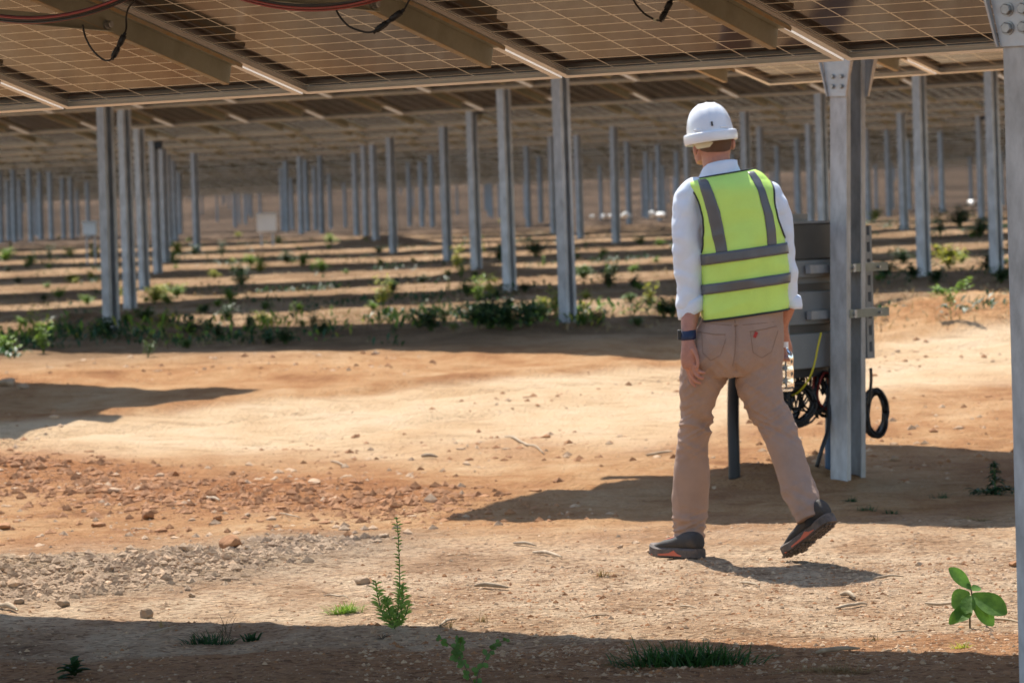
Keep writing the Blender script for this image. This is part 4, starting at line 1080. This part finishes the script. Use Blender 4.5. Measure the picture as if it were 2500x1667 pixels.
rock(335, 1418, 40, 'gravel', 'brown grey stone at the lower edge of the grey gravel heap', .7); rock(145, 1393, 30, 'gravel', 'rounded brown stone on the left part of the grey gravel heap', .7)
rock(42, 1385, 30, 'gravel', 'grey stone at the left end of the grey gravel heap', .8); rock(440, 1370, 22, 'gravel', 'round grey stone alone on pale ground right below the gravel heap', .85)
rock(832, 1338, 40, 'gravel', 'dark stone left of the tall green weed', .55); rock(8, 1213, 40, 'clod', 'orange clod cut by the left edge of the picture', .6, 'clod', 'soil_clod')
rock(225, 1210, 34, 'clod', 'low reddish clod on bare ground left of the lone orange brown clod', .5, 'clod', 'soil_clod'); rock(500, 1195, 28, 'clod', 'reddish clod right of the lone orange brown clod', .7, 'clod', 'soil_clod')
rock(568, 1186, 22, 'gravel', 'small dark stone in the upper middle left soil', .7); rock(722, 1110, 30, 'stone', 'pale stone above the right part of the crumbled soil', .5)
rock(820, 1165, 26, 'clod', 'clod at the right end of the crumbled reddish soil', .6, 'clod', 'soil_clod'); rock(2052, 1057, 22, 'gravel', 'grey stone at the shadow edge right of the cabinet post', .8)
rock(2178, 1060, 14, 'clod', 'small reddish stone farther right along the shadow edge', .8); rock(2110, 1298, 20, 'stone', 'tan stone right of the raised shoe', .7)
rock(1425, 1258, 22, 'stone', 'small pale stone left of the walking man', .6); rock(1460, 1248, 26, 'stone', 'pale flat stone just left of the left shoe', .4)
rock(1490, 1268, 24, 'stone', 'pale stone touching the toe of the left shoe', .5); rock(1640, 1122, 12, 'stone', 'white stone beside the conduit base', .8); rock(885, 1232, 36, 'gravel', 'flat dark stone beside the tip of the tall weed', .4)
rock(1840, 1275, 20, 'stone', 'small pale stone under the raised shoe', .4); rock(2330, 1298, 30, 'clod', 'reddish stone next to the near post', .6)
rock(20, 885, 46, 'gravel', 'grey stone in the shaded verge at the left edge', .6); rock(52, 893, 40, 'gravel', 'grey stone right beside the verge stone at the left edge', .5); rock(125, 960, 30, 'stone', 'pale stone at the near rim of the shaded verge', .4)
def stick(x0, y0, x1, y1, r, label, lift=.006, m_='wood'):
    a, b_ = GD(x0, y0), GD(x1, y1); mid = (a+b_)/2
    pts = []
    for k in range(6):
        t = k/5; p = a*(1-t)+b_*t; p.z = Hs(p.x, p.y)+r+lift*math.sin(PI*t); p.x += .01*nz3(x0+k, y0, 0); pts.append(p)
    mb = MB(); mb.tube(pts, [r*.6, r, r, r*.8, r*.4], 7, True, 0, 3); o = mb.obj('stick', M[m_], None, True); tag(o, label, 'stick', 'dry sticks on the ground')
stick(1090, 1350, 1168, 1354, .009, 'pale thick stick lying right of the tall green weed')
stick(1875, 1503, 1975, 1494, .008, 'pale stick right of the big grass tuft at the shadow edge')
stick(1180, 1250, 1232, 1257, .007, 'short grey stick between tall weed and left shoe, upper one'); stick(1225, 1272, 1290, 1283, .008, 'curved brown stick below the short grey stick', m_='wood')
stick(1932, 1370, 1965, 1380, .010, 'stubby pale stick below the raised shoe'); stick(1920, 1400, 1992, 1390, .006, 'thin grey stick just below the stubby pale stick')
stick(2125, 1388, 2205, 1393, .006, 'thin pale stick pointing at the seedling from the left'); stick(2260, 1425, 2342, 1432, .005, 'thin stick right of the seedling towards the near post')
stick(1160, 1005, 1250, 1045, .007, 'long thin stick on the dirt road in the middle'); stick(968, 1052, 1005, 1054, .012, 'small dark stick on the dirt road left of the long thin stick')
stick(475, 1145, 505, 1153, .009, 'short stick above the crumbled reddish soil'); stick(1485, 1048, 1545, 1040, .008, 'stick on the dirt road left of the legs of the man')
stick(0, 1395, 40, 1408, .012, 'broken stick on the gravel heap at the left edge'); stick(2005, 1332, 2075, 1326, .005, 'thin stick on pale ground below the right shoe')
stick(330, 1462, 400, 1440, .004, 'thin straw across the shadow edge at lower left')
for i, (x0, y0, x1, y1) in enumerate([(160, 1320, 260, 1296), (745, 1370, 800, 1374), (1010, 1440, 1050, 1425), (1340, 1420, 1400, 1414), (1560, 1395, 1600, 1399), (1700, 1340, 1745, 1350), (2050, 1455, 2110, 1450), (640, 1180, 690, 1190), (760, 1060, 800, 1075), (300, 1215, 350, 1222)]):
    stick(x0, y0, x1, y1, .003+.001*(i % 3), ['straw on the gravel heap', 'straw left of the tall weed base', 'straw near the round leaved plant', 'straw in the middle foreground', 'straw below the left shoe', 'straw between both shoes and the grass', 'straw below the seedling', 'straw right of the reddish soil', 'straw on the near rim of the dirt road', 'straw left of the lone clod'][i]+', thin and dry')

# white things far away
def farbox(xd, yd, z, w, h, label, cat, name='white_box'):
    b0 = PD(xd, yd, z); gz = Hs(b0.x, b0.y); root = empty(name, (b0.x, b0.y, gz), label, cat)
    zt = b0.z; zb = zt-h
    mb = MB(); mb.box((b0.x-w/2, b0.y-.15, zb), (b0.x+w/2, b0.y+.15, zt)); mb.obj('box_body', M['farwhite'], root, False, .02)
    mb = MB(); mb.box((b0.x-w/2-.02, b0.y-.18, zt), (b0.x+w/2+.02, b0.y+.18, zt+.03)); mb.obj('box_lid', M['farwhite'], root)
    mb = MB(); mb.box((b0.x-w*.35, b0.y-.04, min(gz, zb)-.1), (b0.x-w*.25, b0.y+.04, zb)); mb.box((b0.x+w*.25, b0.y-.04, min(gz, zb)-.1), (b0.x+w*.35, b0.y+.04, zb)); mb.obj('leg', M['galv'], root)
farbox(612, 493, 96, .42, .38, 'blurred white box on legs in the far field, left of centre', 'cabinet')
farbox(207, 512, 84, .26, .24, 'small blurred white box in the far field behind the left posts', 'cabinet')
for i, (x, y, z, r, lab) in enumerate([(1385, 497, 92, .11, 'leftmost'), (1402, 497, 92, .10, 'second from the left'), (1435, 495, 90, .13, 'third from the left'), (1447, 496, 94, .10, 'fourth from the left'), (1497, 493, 90, .16, 'fifth from the left, beside the helmeted man'), (1517, 493, 90, .15, 'sixth from the left, beside the helmeted man'), (2230, 466, 96, .17, 'largest, at far right'), (2252, 464, 96, .13, 'rightmost'), (1815, 505, 80, .14, 'the one right of the vest'), (1360, 498, 90, .09, 'the faintest, just right of the big blurred post')]):
    c = PD(x, y, z); c.z = max(c.z, Hs(c.x, c.y)+r*.7); v = rock_pts(IC2[0], r*.6, 900+i, .8); mb = MB(); mb.add([Vector(a)+c for a in v], IC2[1]); o = mb.obj('white_sack', M['farwhite'], None, True)
    tag(o, f'blurred white sack in the far field, {lab}', 'sack', 'white sacks in the far field')

# ------------------------------------------------------------------ plants
M['leaf'] = mat('leaf_green', (.12, .23, .04), .5, col2=(.07, .14, .025), nscale=9, trans=.35)
M['leafb'] = mat('leaf_bright', (.26, .40, .05), .5, col2=(.16, .28, .04), nscale=9, trans=.5)
M['leafd'] = mat('leaf_dark', (.035, .10, .03), .5, col2=(.02, .055, .018), nscale=9, trans=.35)
M['leafy'] = mat('leaf_yellow', (.48, .46, .05), .5, col2=(.30, .34, .05), nscale=9, trans=.5)
M['leafw'] = mat('leaf_weed', (.32, .48, .10), .5, col2=(.18, .30, .06), nscale=9, trans=.45)
M['seed'] = mat('seedling_leaf', (.15, .32, .045), .55, col2=(.085, .20, .03), nscale=30, trans=.45, bump=.2, bscale=60)
M['grassd'] = mat('grass_deep_green', (.05, .15, .03), .5, col2=(.03, .085, .02), nscale=9, trans=.35)
M['stem'] = mat('brown_stem', (.13, .09, .05), .8); M['gstem'] = mat('green_stem', (.10, .16, .04), .7)
M['dry'] = mat('dry_grass', (.40, .28, .13), .8, noise_amt=.3, nscale=5, trans=.2)
def leaf(mb, base, d, up, L, w, seg=5, droop=.25, shape='ov', fold=.18):
    d = Vector(d).normalized(); sd = d.cross(Vector(up)); 
    if sd.length < 1e-4: sd = d.orthogonal()
    sd.normalize(); nn = sd.cross(d).normalized(); rows = []
    for i in range(seg+1):
        t = i/seg
        ww = {'ov': math.sin(PI*min(1, t*.93+.05))**.75*(.65+.5*t), 'la': math.sin(PI*(t*.97+.02))**.8, 'gr': (1-t)**.6}[shape]*w*.5
        c = Vector(base)+d*(L*t)-Vector((0, 0, 1))*(droop*L*t*t)
        rows.append([c-sd*ww+nn*ww*fold*2, c, c+sd*ww+nn*ww*fold*2])
    mb.loft(rows, False, False)
def plant_root(name, q, label, cat, grp=None): return empty(name, q, label, cat, grp)
# broad-leaf seedling
q = GD(2228, 1442); root = plant_root('seedling', q, 'broad-leaved bright green seedling on a thin stem in the right foreground', 'seedling')
zs = proj(q)[2]
def PS(x, y, dz=0): return PD(x, y, zs+dz)
mb = MB(); mb.tube([q-Vector((0, 0, .02)), PS(2228, 1410), PS(2234, 1380), PS(2230, 1352)], [.0035, .003, .0025], 8); mb.obj('stem', M['stem'], root, True)
for (xa_, ya_, xb, yb, wd, dz0, dz1, dr) in [(2230, 1352, 2183, 1308, 30, 0, -.01, .0), (2232, 1365, 2306, 1405, 48, -.005, -.04, .05), (2230, 1368, 2218, 1404, 30, -.01, -.05, .1), (2228, 1362, 2190, 1385, 44, .01, .03, .3),
                                         (2230, 1390, 2184, 1425, 26, 0, -.02, .2), (2230, 1388, 2200, 1420, 34, .01, -.03, .2), (2234, 1385, 2278, 1428, 34, -.01, -.02, .2), (2230, 1355, 2250, 1348, 18, .01, .04, .1), (2234, 1392, 2262, 1418, 24, .02, .05, .3), (2228, 1352, 2222, 1340, 10, 0, 0, 0)]:
    a = PS(xa_, ya_, dz0); b_ = PS(xb, yb, dz1); mb = MB(); leaf(mb, a, b_-a, Vector((0, -.75, .65)), (b_-a).length*1.08, wd*1.0629/F*zs*1.35, 9, dr*.4, 'ov', .12)
    o = mb.obj('leaf', M['seed'], root, True)
def weed_tall(q, h, root, rr, m_='leaf'):
    mb = MB(); ms = MB()
    z = proj(q)[2]
    def br(pts, L, n):
        P = spline(pts, 10); ms.tube(P, [.0028, .0022, .0012], 6, True, 0, 0)
        for k in range(n):
            t = (k+.5)/n; i = min(len(P)-2, int(t*(len(P)-1))); a = rr.random()*6.28; l = L*(1-.45*t)*rr.uniform(.7, 1.2)
            leaf(mb, P[i], Vector((math.cos(a), math.sin(a)*.6, .75)), Vector((0, -.8, .5)), l*1.35, .0056, 4, .35, 'la', .1)
    return mb, ms, br
q = GD(905, 1444); root = plant_root('weed', q, 'tall thin green weed with narrow leaves in the foreground left of centre', 'weed'); zs = proj(q)[2]; rr = random.Random(3)
mb, ms, br = weed_tall(q, .36, root, rr)
br([PS(905, 1446), PS(914, 1400), PS(918, 1340), PS(916, 1260), PS(911, 1186)], .030, 100)
br([PS(903, 1440), PS(880, 1410), PS(868, 1370), PS(862, 1335)], .040, 75); br([PS(906, 1440), PS(922, 1400), PS(926, 1370), PS(924, 1342)], .040, 75)
br([PS(903, 1435), PS(892, 1400), PS(888, 1372)], .04, 70); br([PS(906, 1440), PS(930, 1415), PS(938, 1385)], .034, 50)
mb.obj('leaves', M['leafw'], root, True); ms.obj('stem', M['gstem'], root, True)
q2 = GD(878, 1468); root = plant_root('dead_weed', q2, 'small withered dark weed at the foot of the tall green weed', 'dead weed'); mb = MB()
for k in range(14): leaf(mb, q2, Vector((rr.uniform(-1, 1), rr.uniform(-.5, .5), rr.uniform(.15, .7))), Vector((0, 0, 1)), rr.uniform(.03, .06), .006, 4, .3, 'la')
mb.obj('leaves', M['stem'], root, True)
# round-leaf stem plant at bottom centre
q = GD(1088, 1572); root = plant_root('sapling', q, 'thin twiggy sapling with small round leaves at the bottom edge', 'sapling'); zs = proj(q)[2]; mb = MB(); ms = MB()
for pts in ([(1092, 1580), (1075, 1545), (1055, 1505), (1030, 1478), (1000, 1458)], [(1092, 1580), (1100, 1540), (1118, 1505), (1140, 1480), (1165, 1465)], [(1060, 1520), (1048, 1500), (1058, 1478), (1052, 1460)]):
    P = spline([PS(*p) for p in pts], 6); ms.tube(P, [.0025, .0018, .001], 6, True, 0, 0)
    for k in range(2, len(P)-1):
        for s_ in (1, -1):
            if rr.random() < .68:
                d = Vector((rr.uniform(-1, 1), rr.uniform(-.5, .5), rr.uniform(-.6, .6))); leaf(mb, P[k], d, Vector((0, -1, .3)), rr.uniform(.013, .026)*(1.2-.6*k/len(P)), .018*(1.2-.5*k/len(P)), 4, 0, 'ov', .1)
mb.obj('leaves', M['leaf'], root, True); ms.obj('stem', M['stem'], root, True)
# dark leafy plant lower left
q = GD(172, 1558); root = plant_root('leafy_plant', q, 'dark green leafy plant in the shade at the bottom left corner', 'plant'); zs = proj(q)[2]; mb = MB()
for k in range(26):
    a = rr.random()*6.28; b_ = q+Vector((rr.uniform(-.012, .012), rr.uniform(-.01, .01), rr.uniform(.0, .05))); leaf(mb, b_, Vector((math.cos(a), math.sin(a)*.8, rr.uniform(.0, .9))), Vector((0, 0, 1)), rr.uniform(.04, .065), .030, 6, .25, 'ov', .2)
mb.obj('leaves', M['leafd'], root, True)
def tuft(xd, yd, wd, hd, n, m_, label, cat='grass tuft', name='grass_tuft', flat=1.0, bw=.004):
    q = GD(xd, yd); z = proj(q)[2]; k = 1.0629/F*z; root = empty(name, q, label, cat, 'grass tufts and small weeds in the foreground'); mb = MB(); w = wd*k/2; h = hd*k
    for i in range(n):
        x = max(-1, min(1, rr.gauss(0, .38)))*w; base = Vector((q.x+x, q.y+rr.gauss(0, .3)*w*.5, 0)); base.z = Hs(base.x, base.y)-.003
        sp = Vector((x/w*1.0+rr.uniform(-.8, .8), rr.uniform(-.7, .7), rr.uniform(.5, 1.5)*flat+.1)).normalized()
        leaf(mb, base, sp, Vector((0, 0, 1)), h*rr.uniform(.8, 1.8)*(1+.3*abs(sp.x)), bw*rr.uniform(.7, 1.3), 4, rr.uniform(.15, .6), 'gr', .25)
    mb.obj('blades', M[m_], root, True)
tuft(1580, 1526, 350, 50, 520, 'grassd', 'large dark green grass tuft at the bottom edge, right of centre', bw=.007)
tuft(790, 1408, 80, 26, 150, 'leafb', 'light green grass tuft left of the tall weed'); tuft(478, 1478, 120, 30, 110, 'leafd', 'dark grass tuft in the shadow edge at lower left', bw=.006)
tuft(580, 1472, 38, 24, 30, 'leafd', 'tiny dark rosette right of the lower left grass tuft', bw=.010); tuft(2210, 1487, 50, 16, 40, 'leafy', 'small sparse grass tuft below the seedling')
tuft(1385, 1322, 30, 22, 26, 'dry', 'dry brown grass sprig left of the walking man'); tuft(1110, 1428, 30, 24, 18, 'dry', 'dry sprig between the tall weed and the sapling'); tuft(2010, 1470, 34, 14, 20, 'dry', 'dry sprig left below the seedling')
tuft(1900, 1540, 300, 22, 420, 'dry', 'mat of dry straw at the bottom edge right of the big grass tuft', flat=.25, bw=.0025)
tuft(510, 1460, 60, 60, 10, 'stem', 'dark thin stalks rising from the lower left grass tuft', bw=.003)
tuft(1030, 1440, 30, 26, 14, 'dry', 'dry sprig right of the tall weed base'); tuft(370, 1440, 20, 18, 10, 'dry', 'tiny dry sprig left of the lower left tuft')
for x, y, w, lab in ((1990, 1172, 60, 'in the shadow right of the raised shoe, leftmost'), (2050, 1180, 44, 'in the shadow right of the raised shoe, second'), (2160, 1145, 50, 'in the shadow below the dirt road near the right post'), (1955, 1152, 30, 'in the shadow above the raised shoe')):
    tuft(x, y, w, 14, 40, 'leafd', 'low dark grass tuft '+lab)
tuft(2240, 1195, 90, 14, 70, 'dry', 'flat dry grass patch in the shadow near the right post', flat=.4)
def bush(q, R_, h, n, m_, root, rr, ll=.06, stems=True, spread=.5):
    mb = MB(); ms = MB()
    for k in range(max(3, n//14)):
        a = rr.random()*6.28; r = R_*rr.random(); tip = q+Vector((math.cos(a)*r, math.sin(a)*r, h*rr.uniform(.5, 1))); ms.tube([q-Vector((0, 0, .02)), q*.5+tip*.5+Vector((0, 0, h*.1)), tip], [.005, .003, .002], 5, True, 0, 2)
        for j in range(14):
            t = rr.uniform(.25, 1); p = q*(1-t)+tip*t+Vector((rr.gauss(0, .1), rr.gauss(0, .1), rr.gauss(0, .06)))*R_; b_ = rr.random()*6.28
            leaf(mb, p, Vector((math.cos(b_), math.sin(b_), rr.uniform(-.1, .9))), Vector((0, 0, 1)), ll*rr.uniform(.6, 1.3), ll*.42, 3, .3, 'ov', .15)
    return mb, ms
q = GD(2287, 1136); root = plant_root('weed', q, 'dark upright weed in the shade beside the near right post', 'weed'); rr = random.Random(8); mb = MB(); ms = MB(); zs = proj(q)[2]
P = spline([PS(2287, 1138), PS(2285, 1100), PS(2283, 1058)], 12); ms.tube(P, [.006, .003], 6, True, 0, 0)
for k in range(90):
    t = rr.random()**.8; p = P[int(t*(len(P)-1))]; a = rr.random()*6.28; leaf(mb, p, Vector((math.cos(a), math.sin(a), rr.uniform(.1, .9))), Vector((0, 0, 1)), .085*(1.1-.8*t)*rr.uniform(.6, 1.2), .020, 4, .5, 'la')
for k in range(50):
    a = rr.random()*6.28; p = q+Vector((rr.gauss(0, .06), rr.gauss(0, .05), rr.uniform(0, .03))); leaf(mb, p, Vector((math.cos(a), math.sin(a), .5)), Vector((0, 0, 1)), .07, .022, 4, .5, 'la')
mb.obj('leaves', M['leafd'], root, True); ms.obj('stem', M['gstem'], root, True)
# field weeds beyond the road: prototypes, then copies
PRO = {}
for key, (R_, h, n, ll) in {'low': (.16, .16, 140, .075), 'bushy': (.24, .28, 260, .085), 'tall': (.13, .42, 150, .075), 'sprig': (.07, .26, 60, .06)}.items():
    for m_ in ('leaf', 'leafb', 'leafd', 'leafy'):
        rr = random.Random(len(key)*7+len(m_)); a, b_ = bush(Vector((0, 0, 0)), R_, h, n, m_, None, rr, ll)
        PRO[key, m_] = (a.mesh('foliage', M[m_], True), b_.mesh('stem', M['gstem'], True))
COL = {'leaf': 'mid green', 'leafb': 'light green', 'leafd': 'dark green', 'leafy': 'yellow green'}
KND = {'low': 'low', 'bushy': 'bushy', 'tall': 'tall', 'sprig': 'slender'}
field = []
def fw(xd, yd, key, m_, s=1.0):
    q = GD(xd, yd)
    if proj(q)[2] > 150: return
    field.append((q, key, m_, s*.66))
for a in [(88, 800, 'tall', 'leafy', 1.3), (100, 812, 'tall', 'leafb', 1.0), (12, 815, 'bushy', 'leafb', .9), (250, 778, 'bushy', 'leafd', 1.1), (230, 770, 'bushy', 'leafd', .9), (440, 770, 'bushy', 'leafd', .9), (500, 775, 'low', 'leafd', 1), (570, 768, 'tall', 'leafd', .9),
          (620, 790, 'low', 'leafd', 1.), (655, 790, 'bushy', 'leafd', .8), (720, 765, 'tall', 'leafd', .9), (745, 770, 'bushy', 'leafd', .8), (880, 706, 'tall', 'leafy', 1.2), (900, 675, 'bushy', 'leafd', .9), (990, 760, 'bushy', 'leafd', 1.1), (965, 752, 'bushy', 'leaf', .8),
          (1020, 750, 'tall', 'leafb', .9), (1125, 755, 'bushy', 'leafd', 1.7), (1170, 758, 'bushy', 'leafd', 1.4), (1090, 745, 'bushy', 'leaf', 1.2), (1215, 750, 'bushy', 'leafd', 1.2), (1100, 700, 'tall', 'leafb', 1.1), (1125, 690, 'tall', 'leafy', 1.), (1240, 735, 'bushy', 'leafb', .9),
          (1275, 728, 'tall', 'leafy', 1.0), (1375, 745, 'bushy', 'leafd', .8), (1340, 745, 'low', 'leafb', 1), (1525, 728, 'bushy', 'leaf', 1.0), (1545, 728, 'bushy', 'leafd', 1), (1495, 705, 'tall', 'leafy', .9), (550, 640, 'bushy', 'leafd', 1.3), (555, 655, 'bushy', 'leaf', 1.1),
          (530, 695, 'low', 'leafb', 1.6), (355, 698, 'bushy', 'leafy', 1.1), (385, 698, 'low', 'leafb', 1.1), (335, 740, 'low', 'leaf', 1.4), (520, 735, 'bushy', 'leafd', .9), (470, 720, 'low', 'leafd', 1), (100, 690, 'low', 'leafd', .9), (200, 700, 'bushy', 'leafb', .7),
          (600, 618, 'tall', 'leafy', 1.), (695, 612, 'bushy', 'leafb', 1.2), (740, 625, 'bushy', 'leafb', 1.1), (660, 605, 'bushy', 'leafd', 1.2), (165, 650, 'low', 'leafy', 1.5), (210, 640, 'low', 'leafy', 1.2), (115, 600, 'tall', 'leafd', 1.3), (70, 610, 'bushy', 'leafb', 1.2), (12, 600, 'bushy', 'leafb', 1.5),
          (215, 590, 'bushy', 'leafy', 1.2), (160, 590, 'bushy', 'leafy', 1.1), (445, 585, 'bushy', 'leafd', 1.1), (410, 585, 'bushy', 'leafy', 1.5), (510, 590, 'tall', 'leafd', 1.2), (640, 560, 'bushy', 'leafb', 1.), (760, 560, 'bushy', 'leafb', 1.2), (1050, 620, 'tall', 'leafy', 1.3), (1060, 640, 'tall', 'leafb', 1.),
          (1150, 600, 'bushy', 'leafd', 1.5), (1230, 590, 'bushy', 'leafd', 1.6), (1160, 520, 'bushy', 'leafy', 1.4), (1340, 640, 'bushy', 'leaf', 1), (1400, 660, 'bushy', 'leafd', 1.1), (1410, 640, 'tall', 'leafd', 1), (1455, 660, 'low', 'leafd', 1.2), (2180, 615, 'bushy', 'leafy', 1.4), (2075, 605, 'bushy', 'leafd', 1.), (2275, 625, 'bushy', 'leafd', 1.3), (2205, 520, 'bushy', 'leafd', 2.), (2160, 545, 'tall', 'leafd', 1.6), (2250, 545, 'bushy', 'leafd', 1.6),
          (2030, 640, 'bushy', 'leafd', 1.1), (2100, 640, 'low', 'leafd', 1.4), (2150, 650, 'low', 'leafd', 1.4), (2300, 650, 'bushy', 'leafd', 1.), (340, 820, 'sprig', 'leaf', 1), (430, 800, 'low', 'leaf', .8), (870, 750, 'sprig', 'leafb', 1), (905, 770, 'sprig', 'leafd', .9), (65, 545, 'bushy', 'leafd', 1.8), (2010, 505, 'bushy', 'leafy', 1.4)]: fw(*a)
rr = random.Random(21)
for k in range(170):
    x = rr.uniform(0, 2320); y = 545+rr.random()**1.3*215
    if x > 1560 and x < 2010: continue
    if x > 1560 and y > 650: continue
    fw(x, y, rr.choice(['low', 'low', 'bushy', 'low', 'low', 'sprig']), rr.choice(['leaf', 'leafb', 'leafb', 'leafd', 'leafy', 'leafb']), rr.uniform(.6, 1.1))
# labels: by kind, colour and rank from the left within its band of depth
bands = [(0, 38, 'nearest strip by the road'), (38, 44, 'strip by the nearest posts'), (44, 52, 'middle strip of the field'), (52, 64, 'farther strip of the field'), (64, 400, 'farthest strip of the field')]
def ordw(i):
    return ORD[i] if i < len(ORD) else f'{i+1}th'
cnt = {}
field.sort(key=lambda f_: proj(f_[0])[0])
for (q, key, m_, s) in field:
    z = proj(q)[2]; bn = [b_[2] for b_ in bands if b_[0] <= z < b_[1]][0]; kk = (key, m_, bn); cnt[kk] = cnt.get(kk, 0)+1
tot = dict(cnt); cnt = {}
for (q, key, m_, s) in field:
    z = proj(q)[2]; bn = [b_[2] for b_ in bands if b_[0] <= z < b_[1]][0]; kk = (key, m_, bn); cnt[kk] = cnt.get(kk, 0)+1
    lab = f'{KND[key]} {COL[m_]} weed, ' + (f'{ordw(cnt[kk]-1)} such from the left in the {bn}' if tot[kk] > 1 else f'the only such in the {bn}')
    root = empty('weed', (q.x, q.y, q.z), lab, 'weed', 'weeds growing in the field beyond the road'); root.rotation_euler = (0, 0, 0)
    Mx = Matrix.Translation(q) @ Matrix.Rotation(random.random()*6.28, 4, 'Z') @ Matrix.Diagonal((s, s, s, 1))
    fo, st = PRO[key, m_]; link('foliage', fo, root, 0, Mx); link('stem', st, root, 0, Mx)
# the pale spindly shrub at right beyond the road
q = GD(2185, 735); root = plant_root('young_shrub', q, 'spindly pale shrub with a bare stem beyond the road at right', 'shrub'); zs = proj(q)[2]; mb = MB(); ms = MB(); rr = random.Random(2)
for pts in ([(2185, 737), (2182, 700), (2180, 672)], [(2182, 700), (2200, 670), (2222, 650)], [(2181, 690), (2165, 675), (2150, 668)]):
    P = spline([PS(*p) for p in pts], 8); ms.tube(P, [.004, .002], 5, True, 0, 0)
    for p in P[8:] if len(P) > 8 else P[3:]:
        for _ in range(7): a = rr.random()*6.28; leaf(mb, p+Vector((rr.gauss(0, .02), rr.gauss(0, .02), rr.gauss(0, .02))), Vector((math.cos(a), math.sin(a), .5)), Vector((0, 0, 1)), .05, .02, 3, .2, 'la')
mb.obj('leaves', M['leafb'], root, True); ms.obj('stem', M['gstem'], root, True)
# dry ground cover in the field
mb = MB(); rr = random.Random(4)
for k in range(9000):
    y = 33.5*(1+rr.random()**1.6*2.2); x = rr.uniform(-.135, .135)*y
    d_ = float(vnoise(np.array([x/1.3]), np.array([y/2.2]), 77)[0])
    if y < interp_line([(-5, 36), (5, 36)], np.array([x]))[0] and d_ < .55: continue
    if d_ < .38: continue
    b_ = Vector((x, y, 0))
    for j in range(2):
        p = b_+Vector((rr.gauss(0, .06), rr.gauss(0, .06), 0)); p.z = 0; leaf(mb, p, Vector((rr.uniform(-1, 1), rr.uniform(-1, 1), rr.uniform(.3, 1.3))), Vector((0, 0, 1)), rr.uniform(.04, .13), .012, 2, .3, 'gr')
me = mb.mesh('dry_grass', M['dry'], True); co_ = np.empty(len(me.vertices)*3); me.vertices.foreach_get('co', co_); co_ = co_.reshape(-1, 3); co_[:, 2] += H(co_[:, 0], co_[:, 1]); me.vertices.foreach_set('co', co_.ravel()); me.update()
o = bpy.data.objects.new('dry_grass', me); C.objects.link(o); tag(o, 'thin dry grass scattered over the field beyond the dirt road', 'grass', kind='stuff')
mb = MB()
for k in range(9000):
    y = 35*(1+rr.random()**1.5*1.9); x = rr.uniform(-.135, .135)*y
    d_ = float(vnoise(np.array([x/.9+9]), np.array([y/1.6]), 78)[0])*.7+.3*float(vnoise(np.array([x/.3+9]), np.array([y/.5]), 79)[0])
    bd = math.exp(-((y-38.5-.3*x*-1)/1.7)**2)*(1 if -4.5 < x < 1.2 else .3)
    if d_ < .715-.17*bd: continue
    mi = rr.choice([0, 0, 1, 1, 1, 2, 3])
    if d_ > .7: mi = 2
    for j in range(5):
        L_ = rr.uniform(.05, .12)*(1+.5*bd); n0 = len(mb.f)
        leaf(mb, Vector((x+rr.gauss(0, .08), y+rr.gauss(0, .08), rr.uniform(0, .06)*(1+bd))), Vector((rr.uniform(-1, 1), rr.uniform(-1, 1), rr.uniform(.3, 1.6))), Vector((0, 0, 1)), L_, .030, 2, .3, 'la')
        mb.m[n0:] = [mi]*(len(mb.f)-n0)
me = mb.mesh('ground_cover', [M['leaf'], M['leafb'], M['leafd'], M['leafy']], True); co_ = np.empty(len(me.vertices)*3); me.vertices.foreach_get('co', co_); co_ = co_.reshape(-1, 3); co_[:, 2] += H(co_[:, 0], co_[:, 1]); me.vertices.foreach_set('co', co_.ravel()); me.update()
o = bpy.data.objects.new('ground_cover', me); C.objects.link(o); tag(o, 'low green ground cover in patches over the field beyond the dirt road', 'ground cover', kind='stuff')
# ------------------------------------------------------------------ camera, light, sky
cd = bpy.data.cameras.new('camera'); co = bpy.data.objects.new('camera', cd); C.objects.link(co)
cd.sensor_width = 36; cd.lens = F/2500*36; cd.clip_end = 5000; cd.clip_start = .1
r_, d_, f_ = RW @ np.array([1., 0, 0]), RW @ np.array([0, 1., 0]), RW @ np.array([0, 0, 1.])
co.matrix_world = Matrix(((r_[0], -d_[0], -f_[0], 0), (r_[1], -d_[1], -f_[1], 0), (r_[2], -d_[2], -f_[2], CAMZ), (0, 0, 0, 1)))
cd.dof.use_dof = True; cd.dof.focus_distance = 14.5; cd.dof.aperture_fstop = 9.0
SC.camera = co
SX, SY = .19, -.62               # shadow displacement per metre of height
sd = Vector((-SX, -SY, 1)).normalized()          # towards the sun
elev = math.asin(sd.z); az = math.atan2(sd.x, sd.y)
ld = bpy.data.lights.new('sun', 'SUN'); ld.energy = 5.0; ld.angle = math.radians(.53); ld.color = (1, .94, .84)
lo = bpy.data.objects.new('sun', ld); C.objects.link(lo); lo.rotation_euler = (-sd).to_track_quat('-Z', 'Y').to_euler(); lo.location = (0, 0, 30)
w = bpy.data.worlds.new('World'); SC.world = w; w.use_nodes = True; nt = w.node_tree
sk = nt.nodes.new('ShaderNodeTexSky'); sk.sky_type = 'NISHITA'; sk.sun_disc = False; sk.sun_elevation = elev; sk.sun_rotation = az; sk.dust_density = .8; sk.air_density = 1.2
bg = nt.nodes['Background']; bg.inputs[1].default_value = .125; nt.links.new(sk.outputs[0], bg.inputs[0])
SC.view_settings.view_transform = 'Standard'; SC.view_settings.look = 'None'; SC.view_settings.exposure = 0.78; SC.view_settings.gamma = 1
SC.cycles.max_bounces = 8; SC.cycles.diffuse_bounces = 4
